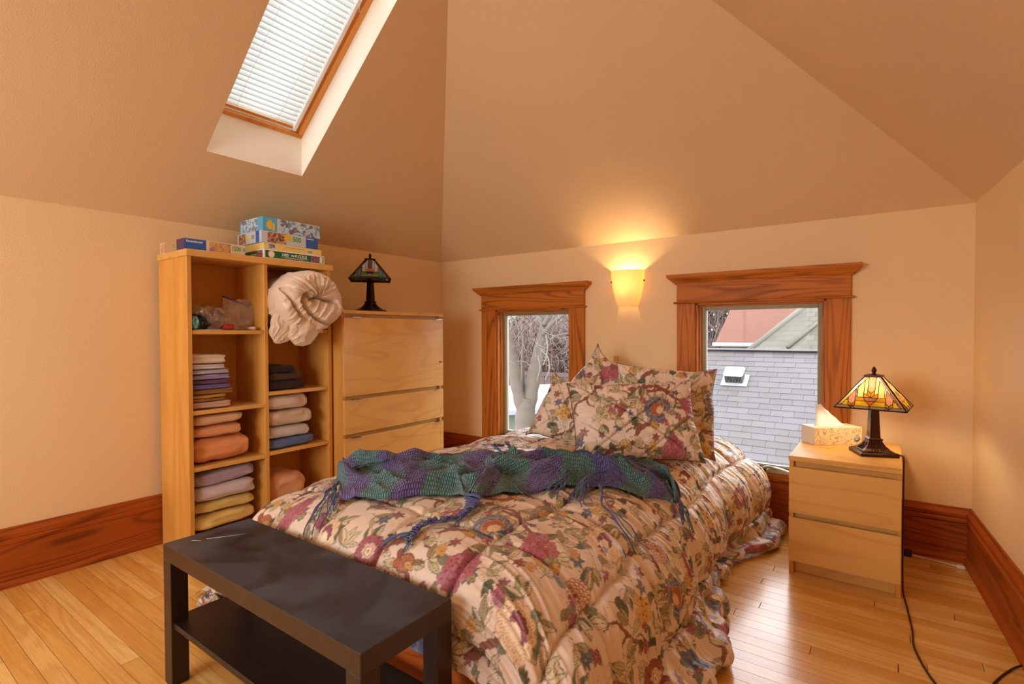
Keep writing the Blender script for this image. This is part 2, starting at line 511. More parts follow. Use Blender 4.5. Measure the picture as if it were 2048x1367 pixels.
prof = [(-.017+.034*i/6, .0045*(1-((i-3)/3)**2)) for i in range(7)]
ca, sa = math.cos(.62), math.sin(.62)
def slat_profile():
    up = [(c*ca-s*sa, c*sa+s*ca) for c, s in prof]
    return up+[(p[0]+.0004, p[1]+.0009) for p in reversed(up)]
slat_me = None
for i in range(int((VB-.03)/.0285)):
    if slat_me is None:
        o = prism('slat', slat_profile(), 'x', U0, U1, M['slat'], bl); slat_me = o.data
        for p in slat_me.polygons: p.use_smooth = len(p.vertices) == 4
    else:
        o = bpy.data.objects.new('slat', slat_me); COL.objects.link(o); o.parent = bl
    o.location = (0, .04+i*.0285, .026)
for u in (.14, SKU-.17):
    tubes('ladder_cord', [[(u, .03, .008), (u, VB, .008)]], .0008, M['white'], bl, 5)
box('side_channel', (U1+.001, U1+.02, .028, VB, .004, .034), M['white'], bl)
box('side_channel', (U0-.02, U0-.001, .028, VB, .004, .034), M['white'], bl)
box('bottom_rail', (U0, U1, .018, .034, .012, .028), M['white'], bl)
box('head_rail', (U0-.02, U1+.028, VB, VB+.05, -.01, .04), M['cream'], bl, .004)
tube('pull_loop', smooth_pts([(U1+.012, VB-.12, .0), (U1+.022, VB-.15, -.004), (U1+.034, VB-.155, -.004), (U1+.036, VB-.13, 0)]), .0012, M['white'], bl, 6)

# baseboards
BP = [(0, 0), (.036, 0), (.036, .012), (.031, .021), (.022, .027), (.020, .03), (.020, .188), (.025, .193), (.026, .205), (.020, .211), (.0225, .218), (.0225, .234), (.017, .244), (.012, .252), (.010, .262), (0, .262)]
o = prism('baseboard_left', [(XL+p[0], p[1]) for p in BP], 'y', REAR_Y, YB, M['base_y'])
tag(o, 'tall stained oak baseboard along the left knee wall', 'baseboard', kind='structure')
# the back baseboard runs between the window casings and below the windows
o = prism('baseboard_back', [(YB-p[0], p[1]) for p in BP], 'x', XL, XR, M['base_x'])
tag(o, 'tall stained oak baseboard under the two windows', 'baseboard', kind='structure')
o = prism('baseboard_right', [(-p[0], p[1]) for p in BP], 'y', -5.0, 0.01, M['base_y'])
o.location = (XR, YB, 0); o.rotation_euler = (0, 0, math.atan(RS))
tag(o, 'tall stained oak baseboard along the right knee wall', 'baseboard', kind='structure')

# windows with oak casings
def window(name, label, W, cl, cr, crank, deep=.065):
    x0, x1, z0, z1 = W['x0'], W['x1'], W['z0'], W['z1']
    w = thing(name, label, 'window', (0, YB, 0)); w['kind'] = 'structure'
    box('casing_leg', (cl, x0, -.020, 0, .262, z1), M['oak_z'], w, .002)
    box('casing_leg', (x1, cr, -.020, 0, .262, z1), M['oak_z'], w, .002)
    prism('fillet', [(0, z1), (-.034, z1), (-.038, z1+.005), (-.034, z1+.011), (0, z1+.011)], 'x', cl-.016, cr+.016, M['oak_x'], w)
    box('header', (cl-.001, cr+.001, -.022, 0, z1+.011, z1+.128), M['oak_x'], w, .002)
    # crown on three sides
    zc = z1+.122
    pr = [(.0, 0), (.010, 0), (.012, .008), (.022, .012), (.027, .02), (.044, .036), (.05, .042), (.052, .052), (.052, .060), (0, .060)]
    V, Fc = [], []
    for q, z_ in pr:
        V += [(cl-q, 0, zc+z_), (cl-q, -.022-q, zc+z_), (cr+q, -.022-q, zc+z_), (cr+q, 0, zc+z_)]
    n = len(pr)
    for i in range(n-1):
        for k in range(3): Fc.append((4*i+k, 4*i+k+1, 4*i+5+k, 4*i+4+k))
    Fc += [(4*n-1, 4*n-2, 4*n-3, 4*n-4), (0, 3, 2, 1)]
    link('cornice', mesh('cornice', V, Fc), M['oak_x'], w)
    # jamb lining and stops
    box('jamb', (x0, x0+.012, -.004, deep+.05, z0, z1), M['oak_z'], w)
    box('jamb', (x1-.012, x1, -.004, deep+.05, z0, z1), M['oak_z'], w)
    box('head_jamb', (x0, x1, -.004, deep+.05, z1-.012, z1), M['oak_x'], w)
    box('stool', (x0, x1, -.022, deep+.05, z0-.038, z0), M['oak_x'], w)
    box('window_stop', (x0+.012, x0+.022, deep-.035, deep, z0, z1-.012), M['oak_z'], w)
    box('window_stop', (x1-.022, x1-.012, deep-.035, deep, z0, z1-.012), M['oak_z'], w)
    box('window_stop', (x0+.022, x1-.022, deep-.035, deep, z1-.020, z1-.012), M['oak_x'], w)
    s0, s1, t0, t1 = x0+.016, x1-.016, z0+.001, z1-.016
    for d in ((s0, s0+.028, t0, t1), (s1-.028, s1, t0, t1), (s0+.0281, s1-.0281, t0, t0+.026), (s0+.0281, s1-.0281, t1-.028, t1)):
        nm = 'sash_stile' if d[1]-d[0] < .1 else 'sash_rail'
        box(nm, (d[0], d[1], deep-.008, deep+.04, d[2], d[3]), M['vinyl'], w, .003)
    for d in ((s0+.028, s0+.032, t0+.026, t1-.028), (s1-.032, s1-.028, t0+.026, t1-.028), (s0+.032, s1-.032, t0+.026, t0+.031)):
        box('glazing_bead', (d[0], d[1], deep+.006, deep+.03, d[2], d[3]), M['vinyl_lt'], w)
    box('pane', (s0+.018, s1-.018, deep+.018, deep+.022, t0+.02, t1-.018), M['glass'], w, bevel=0)
    if crank:
        cx = crank
        c = prism('crank_handle', [(cx-.05, z0+.001), (cx+.07, z0+.001), (cx+.07, z0+.022), (cx+.02, z0+.034), (cx-.02, z0+.036), (cx-.05, z0+.02)], 'y', -.015, .02, M['vinyl_lt'], w, .004)
        tube('crank_arm', smooth_pts([(cx+.0, -.01, z0+.03), (cx-.03, -.028, z0+.04), (cx-.055, -.034, z0+.035), (cx-.07, -.034, z0+.018), (cx-.075, -.034, z0+.006)]), .0085, M['vinyl_lt'], c, 10)
        box('sticker', (cx-.16, cx-.08, deep-.0088, deep-.0078, z0+.006, z0+.018), M['white'], w, 0)
    return w
w1 = window('window_1', 'narrow low oak-cased window showing the bare tree', W1, -2.722, -1.776, None)
w2 = window('window_2', 'low oak-cased window showing the shingled roof', W2, -1.109, -.174, -.535)
# ------------------------------------------------------------------ bookcase
BX0, BX1, BY0, BY1, BZ = -3.148, -2.815, 1.147, 1.968, 1.545
bc = thing('bookcase', 'tall open birch bookcase with two columns of cubbies against the knee wall', 'bookcase', (BX0, BY0, 0))
bd, bw = BX1-BX0, BY1-BY0
tp = .022
box('side_panel', (0, bd, 0, tp, 0, BZ-.034), M['birch_v'], bc)
box('side_panel', (0, bd, bw-tp, bw, 0, BZ-.034), M['birch_v'], bc)
box('top_board', (-.0, bd+.012, -.006, bw+.008, BZ-.034, BZ), M['birch_h'], bc, .002)
dv0 = 1.541-BY0; dv1 = 1.563-BY0
box('divider', (.012, bd-.004, dv0, dv1, .07, BZ-.034), M['birch_v'], bc)
box('back_panel', (.004, .012, tp, bw-tp, .05, BZ-.034), M['birch_in'], bc, 0)
box('plinth', (.02, bd-.02, tp, bw-tp, 0, .052), M['birch_h'], bc)
box('bottom_board', (.012, bd-.004, tp, bw-tp, .052, .074), M['birch_h'], bc)
LS = [1.143, .736, .450]; RS_ = [1.146, .797, .459]
for z in LS: box('shelf', (.013, bd-.006, tp+.001, dv0-.001, z-.021, z), M['birch_h'], bc)
for z in RS_: box('shelf', (.013, bd-.006, dv1+.001, bw-tp-.001, z-.021, z), M['birch_h'], bc)
pin = M['blackp']
def pinholes():
    V, Fc = [], []
    for yy, sgn in ((bw-tp-.0004, 1),):
        for k in range(34):
            z = .14+k*.04
            for dx in (.06, bd-.05):
                i = len(V)
                V += [(dx+.0022*math.cos(a), yy, z+.0022*math.sin(a)) for a in [j*PI/3 for j in range(6)]]
                Fc.append(tuple(range(i+5, i-1, -1)))
    o = link('pin_holes', mesh('pin_holes', V, Fc), pin, bc); o['kind'] = 'stuff'
pinholes()

# ------------------------------------------------------------------ secretary dresser
DX0, DX1, DY0, DY1, DZT = -3.15, -2.712, 1.983, 2.861, 1.268
dr = thing('secretary_dresser', 'birch chest with a drop front above shallow drawers, standing in the corner', 'dresser', (DX0, DY0, 0))
dd, dw = DX1-DX0, DY1-DY0
box('side_panel', (0, dd-.020, 0, .022, 0, DZT-.022), M['birch_v'], dr)
box('side_panel', (0, dd-.020, dw-.022, dw, 0, DZT-.022), M['birch_v'], dr)
box('top_board', (0, dd, -.002, dw+.002, DZT-.022, DZT), M['birch_h'], dr, .002)
box('back_panel', (.002, .010, .022, dw-.022, .02, DZT-.022), M['birch_in'], dr, 0)
box('inner_rail', (dd-.06, dd-.040, .022, dw-.022, DZT-.08, DZT-.022), M['birch_h'], dr)
tabm = M['chrome']
def tab(y, z, parent):
    prism('tab_pull', [(dd-.001, z), (dd+.022, z-.001), (dd+.022, z+.0015), (dd-.018, z+.0025), (dd-.018, z)], 'y', y-.032, y+.032, tabm, parent)
fr = box('drop_front', (dd-.019, dd, .001, dw-.001, .733, 1.223), M['birch_h'], dr, .0015)
tab(.085, 1.2235, fr); tab(dw-.062, 1.2235, fr)
kh = lathe('keyhole', [(.006, 0), (.006, .002), (.0045, .003)], M['brown_cord'], fr, 14)
kh.rotation_euler = (0, PI/2, 0); kh.location = (dd, dw-.038, .911)
tube('key', [(dd+.002, dw-.038, .911), (dd+.012, dw-.036, .913), (dd+.016, dw-.032, .905)], .0022, M['brown_cord'], fr, 6)
for z0, z1 in ((.497, .709), (.261, .471), (.045, .237)):
    f = box('drawer', (dd-.019, dd, .001, dw-.001, z0, z1), M['birch_h'], dr, .0015)
    tab(.085, z1, f); tab(dw-.062, z1, f)
for z in (.72, .484, .249):
    box('divider_rail', (dd-.09, dd-.036, .022, dw-.022, z-.025, z+.025), M['birch_h'], dr)
box('plinth', (.02, dd-.04, .022, dw-.022, 0, .05), M['birch_h'], dr)

# ------------------------------------------------------------------ nightstand
NX0, NX1, NY0, NY1, NZ = -.378, .043, 2.700, 3.285, .552
ns = thing('nightstand', 'small birch two-drawer nightstand beside the bed', 'nightstand', (NX0, NY0, 0))
nw, nd_ = NX1-NX0, NY1-NY0
box('side_panel', (0, .018, .020, nd_, 0, NZ-.022), M['birch_v'], ns)
box('side_panel', (nw-.018, nw, .020, nd_, 0, NZ-.022), M['birch_v'], ns)
box('top_board', (-.001, nw+.002, 0, nd_, NZ-.024, NZ), M['birch_x'], ns, .002)
box('back_panel', (.018, nw-.018, nd_-.008, nd_-.002, .03, NZ-.024), M['birch_in'], ns, 0)
box('plinth', (.018, nw-.018, .055, .07, 0, .07), M['birch_x'], ns)
box('inner_rail', (.018, nw-.018, .040, .055, .07, NZ-.024), M['birch_x'], ns, 0)
for z0, z1 in ((.289, .502), (.064, .267)):
    box('drawer', (.001, nw-.001, .0, .019, z0, z1), M['birch_x'], ns, .0015)

# ------------------------------------------------------------------ bench
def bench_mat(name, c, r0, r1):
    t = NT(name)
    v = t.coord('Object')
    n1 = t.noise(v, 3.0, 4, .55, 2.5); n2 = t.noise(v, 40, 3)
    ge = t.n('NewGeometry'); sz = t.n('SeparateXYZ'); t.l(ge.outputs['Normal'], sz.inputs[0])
    up = t.math('GREATER_THAN', sz.outputs[2], .9)          # dusty film with painted sheen, on the level face only
    sheen_film = t.math('MULTIPLY', up, t.math('MULTIPLY', t.math('SUBTRACT', n1, .30), 2.0))
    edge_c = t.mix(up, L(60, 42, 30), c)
    col = t.mix(sheen_film, edge_c, (.085, .110, .150, 1))  # bluish skylight sheen painted into the colour of the dusty top
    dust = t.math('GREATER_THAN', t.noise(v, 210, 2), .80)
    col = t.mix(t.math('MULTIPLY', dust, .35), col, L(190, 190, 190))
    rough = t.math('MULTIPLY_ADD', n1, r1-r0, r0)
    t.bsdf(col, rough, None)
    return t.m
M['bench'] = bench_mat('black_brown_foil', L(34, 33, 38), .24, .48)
M['bench_side'] = plain('black_brown_foil_side', L(52, 36, 26), .38)
QX0, QX1, QY0, QY1, QZ = -1.893, -.897, .690, .972, .450
bn = thing('bench_table', 'low black-brown bench table with a lower shelf at the foot of the bed', 'table', (QX0, QY0, 0))
qw, qd = QX1-QX0, QY1-QY0
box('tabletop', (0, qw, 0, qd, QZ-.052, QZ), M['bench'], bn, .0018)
lg = .052
for x in (0, qw-lg):
    for y in (0, qd-lg):
        box('leg', (x, x+lg, y, y+lg, 0, QZ-.0521), M['bench_side'], bn, .0018)
box('lower_shelf', (.006, qw-.006, .008, qd-.008, .185, .203), plain('black_brown_foil_shelf', L(36, 26, 22), .4), bn)
for k, (xa, ya, xb, yb) in enumerate(((.075, .10, .135, .195), (.05, .065, .075, .082))):
    p = [(xa, ya, QZ+.0002), (xb, yb, QZ+.0002)]
    tube('scratch', p, .0007, M['white'], bn, 4)
sc = lathe('screw_cap', [(.004, 0), (.004, .002), (.002, .004)], M['chrome'], bn, 10)
sc.location = (0, lg/2, .19); sc.rotation_euler = (0, -PI/2, 0)

# ------------------------------------------------------------------ bed frame and mattress
bed = thing('bed_frame', 'low oak platform bed frame under the comforter', 'bed', (-2.0, 1.03, 0))
bwid, blen = 1.335, 2.15
box('foot_rail', (0, bwid, .012, .037, .045, .262), M['base_x'], bed, .003)
box('foot_cap', (-.005, bwid+.005, .0, .06, .262, .281), M['oak_x'], bed, .003)
box('side_rail', (0, .025, .037, blen, .06, .28), M['base_y'], bed, .003)
box('side_rail', (bwid-.025, bwid, .037, blen, .06, .28), M['base_y'], bed, .003)
box('head_rail', (0.025, bwid-.025, blen-.025, blen, .06, .28), M['base_x'], bed, .003)
for x in (0.03, bwid-.09):
    for y in (.06, blen-.12): box('leg', (x, x+.06, y, y+.06, 0, .255), M['oak_z'], bed)
for k in range(11): box('bed_slat', (.026, bwid-.026, .10+k*.19, .17+k*.19, .235, .255), M['oak_x'], bed)
mat_t = plain('mattress_ticking', L(225, 215, 200), .9)
ma = box('mattress', (-1.95, -.77, 1.13, 3.15, .282, .455), mat_t, None, .04, 3)
tag(ma, 'cream mattress hidden beneath the comforter', 'mattress')
# ------------------------------------------------------------------ floral print, drawn stroke by stroke into a repeat of cloth
TILE = .92; TN = 920
class Print:
    def __init__(s, base):
        s.im = np.empty((TN, TN, 3)); s.im[:] = lin(base)
    def patch(s, cx, cy, r):
        n = int(r/TILE*TN)+2
        ix = int(cx/TILE*TN); iy = int(cy/TILE*TN)
        gx = np.arange(ix-n, ix+n+1); gy = np.arange(iy-n, iy+n+1)
        X, Y = np.meshgrid(gx*TILE/TN-cx, gy*TILE/TN-cy)
        return X, Y, np.ix_(gy % TN, gx % TN)
    def put(s, sl, mask, col, a=1.0):
        c = s.im[sl]; m_ = (np.clip(mask, 0, 1)*a)[..., None]
        s.im[sl] = c*(1-m_)+lin(col)*m_
    def blob(s, cx, cy, R, fill, edge=None, ew=.0022, lobes=0, amp=0, ph=0, sx=1, rot=0, tex=None):
        X, Y, sl = s.patch(cx, cy, R*(1+amp)*max(1, sx)+.006)
        c, q = math.cos(rot), math.sin(rot)
        U, V = (X*c+Y*q)/sx, -X*q+Y*c
        r = np.hypot(U, V); a = np.arctan2(V, U)
        RR = R*(1+amp*(np.abs(np.cos(lobes*a/2+ph))*2-1)) if lobes else R
        d = RR-r
        s.put(sl, d/.0012+.5, fill)
        if tex:                                  # radial pen strokes
            n, col, r0, r1 = tex
            st = (np.abs(((a/(2*PI)*n+noise2(r*300, a*3, 3)*.15) % 1)-.5) < .13)*(d > 0)*(r > r0*R)*(r < r1*R)
            s.put(sl, st.astype(float), col, .75)
        if edge is not None:
            s.put(sl, 1.2-np.abs(d)/ew*1.0, edge, .9)
    def leaf(s, x, y, ang, ln, w, fill, edge, vein=True, half=None, bend=.15):
        cx, cy = x+math.cos(ang)*ln/2, y+math.sin(ang)*ln/2
        X, Y, sl = s.patch(cx, cy, ln*.62+.004)
        c, q = math.cos(ang), math.sin(ang)
        U = (X*c+Y*q)/ln+.5; V = (-X*q+Y*c)-bend*ln*(U-U*U)
        uc = np.clip(U, 0, 1)
        W = w*np.power(np.clip(np.sin(PI*np.power(uc, .8)), 0, 1), .85)*.5
        d = np.where((U > 0) & (U < 1), W-np.abs(V), -1)
        s.put(sl, d/.0012+.5, fill)
        if half is not None:
            s.put(sl, ((d > .001) & (V > w*.04)).astype(float), half, .9)
        if edge is not None:
            s.put(sl, np.where((U > -.02) & (U < 1.02), 1.15-np.abs(d)/.0019, 0), edge, .85)
            if vein:
                s.put(sl, ((np.abs(V) < .0009) & (U > 0) & (U < .93)).astype(float), edge, .8)
                k = np.abs(((U*7-np.abs(V)/w*1.6) % 1)-.5)
                s.put(sl, ((k < .07) & (d > .001)).astype(float), edge, .35)
    def stroke(s, pts, w0, w1, col, dark=None):
        p = smooth_pts([(a, b, 0) for a, b in pts], 14)
        n = len(p)
        for pas in (0, 1):
            for i in range(n):
                w = w0+(w1-w0)*i/n
                w *= 1+.25*math.sin(i*.9)
                X, Y, sl = s.patch(p[i][0], p[i][1], w+.004)
                if pas == 0 and dark is not None:
                    s.put(sl, (w+.0016-np.hypot(X, Y))/.001, dark)
                elif pas == 1:
                    s.put(sl, (w-np.hypot(X, Y))/.001, col)
    # motifs
    def peony(s, x, y, R, c0, c1, ink):
        for k in range(7):
            a = k*2*PI/7+.3
            s.blob(x+.55*R*math.cos(a), y+.55*R*math.sin(a), R*.52, c0, ink, .0016, 5, .07, a, tex=(9, ink, .5, .95))
        s.blob(x, y, R*.52, c1, ink, .0016, 7, .12, .5, tex=(16, c0, .45, 1))
        s.blob(x, y-.05*R, R*.26, (240, 222, 190), ink, .0012, 5, .15)
        s.blob(x, y-.05*R, R*.10, (205, 160, 80), ink, .001)
    def hydrangea(s, x, y, R, cols, ink, n=20, rs=1, asp=1.5, rot=0):
        g = random.Random(int(x*999+y*77))
        for k in range(n):
            t_ = math.sqrt((k+.5)/n); a = k*2.399
            u, v = R*t_*math.cos(a)*asp, R*t_*math.sin(a)
            px_, py_ = x+u*math.cos(rot)-v*math.sin(rot), y+u*math.sin(rot)+v*math.cos(rot)
            s.blob(px_, py_, R*.34, g.choice(cols), ink, .0012, 5, .16, g.random()*3)
            s.blob(px_, py_, R*.08, (150, 60, 50))
    def scale_flower(s, x, y, R, body, rim, core, rot=0):
        for ring, n in ((1.0, 9), (.66, 7)):
            for k in range(n):
                a = rot+(k/(n-1)-.5)*PI*1.35
                s.blob(x+R*.62*ring*math.cos(a), y+R*.62*ring*math.sin(a), R*.36*ring+.006, body if ring == 1 else tuple(int(v*.82) for v in body), rim, .0019, 5, .08, a, tex=(11, tuple(int(v*.65) for v in body), .35, .9))
        s.blob(x+.1*R*math.cos(rot), y+.1*R*math.sin(rot), R*.42, core, rim, .0016, 6, .1, sx=1.3, rot=rot+PI/2, tex=(14, (120, 60, 45), .3, .9))
        s.blob(x-.12*R*math.cos(rot), y-.12*R*math.sin(rot), R*.25, (226, 196, 150), (120, 80, 60), .0014, sx=1.4, rot=rot+PI/2)
    def cream_flower(s, x, y, R, rot=0):
        s.blob(x, y, R, (238, 214, 178), (190, 140, 86), .0026, 11, .09, .3, 1.15, rot, tex=(44, (196, 146, 96), .72, .95))
        s.blob(x, y, R*.72, (242, 222, 190), (196, 150, 100), .0014, 9, .08, 0, 1.15, rot, tex=(30, (206, 160, 112), .6, 1))
        s.blob(x+.12*R*math.sin(rot), y+.16*R, R*.40, (142, 72, 88), (98, 46, 58), .002, 9, .1, 0, 1.5, rot, tex=(20, (176, 104, 116), .2, .8))
        s.blob(x, y-.12*R, R*.26, (244, 226, 196), None, lobes=7, amp=.1, sx=1.5, rot=rot)
    def yellow_cluster(s, x, y, R):
        for k in range(7):
            a = k*2.4; t_ = R*.75*math.sqrt((k+.3)/7)
            s.blob(x+t_*math.cos(a)*1.3, y+t_*math.sin(a), R*.36, (222, 178, 100), (176, 124, 58), .0014, 6, .15, a)
            s.blob(x+t_*math.cos(a)*1.3, y+t_*math.sin(a), R*.08, (110, 66, 44))
    def mum(s, x, y, R, ink, fill):
        for ring in range(4, 0, -1):
            n = 5+ring*3
            for k in range(n):
                a = k*2*PI/n+ring*.5
                s.blob(x+R*.22*ring*math.cos(a), y+R*.22*ring*math.sin(a), R*.19, fill, ink, .0022)
        s.blob(x, y, R*.15, ink)
    def star(s, x, y, R, c, ink, n=6, core=(214, 160, 70)):
        g = (x*7919+y*104729) % 1
        for k in range(n):
            s.leaf(x, y, g*6+k*2*PI/n, R, R*.42, c, ink, False, bend=0)
        s.blob(x, y, R*.17, core, ink, .0012)
    def bird(s, x, y, R, rot):
        c, q = math.cos(rot), math.sin(rot)
        s.leaf(x-c*R*.2, y-q*R*.2, rot+PI, R*1.5, R*.3, (150, 112, 66), (92, 50, 36), True, bend=.1)
        s.blob(x, y, R*.55, (158, 84, 58), (92, 46, 36), .002, sx=1.35, rot=rot, tex=(18, (214, 166, 84), .3, .9))
        s.blob(x+c*R*.72, y+q*R*.72, R*.3, (172, 88, 58), (92, 46, 36), .0018)
        s.leaf(x+c*R*.95, y+q*R*.95, rot, R*.45, R*.16, (206, 160, 96), (92, 46, 36), False, bend=0)
        s.leaf(x+q*R*.1, y, rot+PI*.85, R*1.0, R*.42, (206, 160, 78), (110, 60, 40), True)
def make_print():
    P = Print((230, 210, 190))
    g = random.Random(21)
    BR, BRD = (144, 86, 70), (100, 54, 44)
    SAGE, INK, DKG = (196, 184, 140), (72, 80, 58), (78, 96, 78)
    PINKS = [(178, 104, 118), (164, 90, 106), (192, 124, 134)]
    # rambling branches
    for k in range(9):
        x, y = g.random()*TILE, k/9*TILE+g.uniform(-.03, .03); a = g.uniform(-.6, .6)+(PI if k % 2 else 0); pts = [(x, y)]
        for i in range(6):
            a += g.uniform(-.75, .75); x += .062*math.cos(a); y += .062*math.sin(a); pts.append((x, y))
            if g.random() < .8:
                b = a+g.choice((-1, 1))*g.uniform(.6, 1.1)
                P.stroke([(x, y), (x+.035*math.cos(b), y+.035*math.sin(b)), (x+.06*math.cos(b+.4), y+.06*math.sin(b+.4))], .004, .0015, BR, BRD)
        P.stroke(pts, .0105, .004, BR, BRD)
    # thin stems, leaf sprigs everywhere
    spots = []
    for gy in range(12):
        for gx in range(12):
            spots.append(((gx+.5+g.uniform(-.42, .42))/12*TILE, (gy+.5+g.uniform(-.42, .42))/12*TILE))
    for i, (x, y) in enumerate(spots):
        a = g.random()*6.28
        kind = g.random()
        P.stroke([(x, y), (x-.03*math.cos(a), y-.03*math.sin(a)), (x-.055*math.cos(a+.5), y-.055*math.sin(a+.5))], .0018, .001, (112, 92, 66))
        if kind < .62:
            for k in range(g.choice((2, 3, 3, 4))):
                b = a+(k-1.2)*g.uniform(.55, .85)
                fill = g.choice(((224, 206, 174), (216, 200, 164), SAGE, (230, 208, 178), (164, 146, 108)))
                P.leaf(x, y, b, g.uniform(.042, .078), g.uniform(.020, .034), fill, g.choice((INK, INK, (90, 74, 48), DKG)), True, g.choice((None, None, None, None, None, DKG, (150, 140, 104), (160, 130, 92))), g.uniform(-.2, .2))
        elif kind < .82:
            for k in range(4):
                P.leaf(x, y, a+k*.5-.8, g.uniform(.026, .046), .013, g.choice((DKG, (104, 114, 84), (120, 96, 62))), (58, 64, 48), True)
        else:
            P.star(x, y, g.uniform(.02, .032), g.choice(((100, 116, 150), (176, 84, 82), (120, 130, 150), (170, 100, 118))), (62, 56, 66))
    # large flowers on a jittered lattice
    kinds = ['peony', 'hyd', 'scale', 'cream', 'yellow', 'mum', 'bird', 'scale2', 'pink', 'cream2', 'hyd2', 'yellow', 'star', 'peony2', 'mum', 'scale']
    cells = [(x, y) for y in range(4) for x in range(4)]
    order = [0, 7, 3, 4, 10, 11, 5, 2, 6, 1, 9, 13, 15, 8, 14, 12]
    for (gx, gy), ki in zip(cells, order):
        x = (gx+.5+(.5 if gy % 2 else 0)+g.uniform(-.18, .18))/4*TILE; y = (gy+.5+g.uniform(-.18, .18))/4*TILE
        k = kinds[ki]; r = g.random()*6.28
        for q in range(4):
            b = r+q*1.6+g.uniform(-.3, .3); d = .04
            P.leaf(x+d*math.cos(b), y+d*math.sin(b), b, g.uniform(.045, .065), .03, g.choice(((132, 132, 104), (216, 200, 164), (206, 190, 152), (168, 154, 116))), INK, True, g.choice((None, None, DKG)))
        if k == 'peony': P.peony(x, y, .058, (162, 88, 66), (232, 204, 172), (100, 48, 40))
        elif k == 'peony2': P.peony(x, y, .05, (176, 100, 108), (226, 190, 170), (110, 50, 60))
        elif k == 'hyd': P.hydrangea(x, y, .046, PINKS, (110, 50, 66), 24, rot=r)
        elif k == 'hyd2': P.hydrangea(x, y, .04, [(104, 122, 156), (88, 104, 142), (126, 138, 162)], (58, 62, 92), 18, rot=r)
        elif k == 'scale': P.scale_flower(x, y, .068, (104, 122, 158), (206, 166, 96), (184, 100, 66), r)
        elif k == 'scale2': P.scale_flower(x, y, .058, (150, 138, 134), (198, 160, 100), (206, 166, 108), r)
        elif k == 'cream': P.cream_flower(x, y, .066, r)
        elif k == 'cream2': P.cream_flower(x, y, .056, r)
        elif k == 'yellow': P.yellow_cluster(x, y, .05)
        elif k == 'mum': P.mum(x, y, .045, (150, 74, 62), (230, 202, 172))
        elif k == 'bird': P.bird(x, y, .05, r)
        elif k == 'pink': P.hydrangea(x, y, .05, [(186, 112, 122), (170, 92, 106)], (118, 56, 70), 14, asp=1.15, rot=r)
        elif k == 'star':
            P.star(x, y, .045, (214, 196, 150), INK, 6); P.star(x+.05, y+.03, .03, (176, 84, 82), (80, 50, 50))
    for i in range(46):
        x, y = g.random()*TILE, g.random()*TILE
        if i % 3 == 0: P.yellow_cluster(x, y, .020)
        elif i % 3 == 1: P.star(x, y, .019, g.choice(((92, 108, 148), (176, 84, 82))), (62, 56, 66), 5)
        else: P.hydrangea(x, y, .018, PINKS, (110, 50, 66), 7, asp=1)
    return P.im
FLORAL = make_print()
def floral(u, v):
    x = (np.asarray(u)/TILE % 1)*TN; y = (np.asarray(v)/TILE % 1)*TN
    x0, y0 = np.floor(x).astype(int), np.floor(y).astype(int)
    fx, fy = (x-x0)[..., None], (y-y0)[..., None]
    x0 %= TN; y0 %= TN; x1, y1 = (x0+1) % TN, (y0+1) % TN
    return (FLORAL[y0, x0]*(1-fx)+FLORAL[y0, x1]*fx)*(1-fy)+(FLORAL[y1, x0]*(1-fx)+FLORAL[y1, x1]*fx)*fy
def cotton(name, attr=True, color=None, sheen=.15, rough=.62, bump=.0004, bscale=900, mult=1.0):
    t = NT(name)
    v = t.coord('Object')
    n1 = t.noise(v, bscale, 1)
    if attr:
        a = t.n('VertexColor'); a.layer_name = 'print'; col = a.outputs[0]
    else:
        n2 = t.noise(v, 14, 3)
        col = t.mix(n2, tuple(x*.90 for x in color[:3])+(1,), tuple(min(1, x*1.05) for x in color[:3])+(1,))
    b = t.bsdf(col, rough, n1, bump, Sheen_Weight=sheen)
    return t.m
M['floral'] = cotton('floral_polished_cotton', rough=.40)
def displace(P, d):
    du = np.gradient(P, axis=0); dv = np.gradient(P, axis=1)
    n = np.cross(du, dv); n /= np.linalg.norm(n, axis=-1)[..., None]+1e-12
    return n
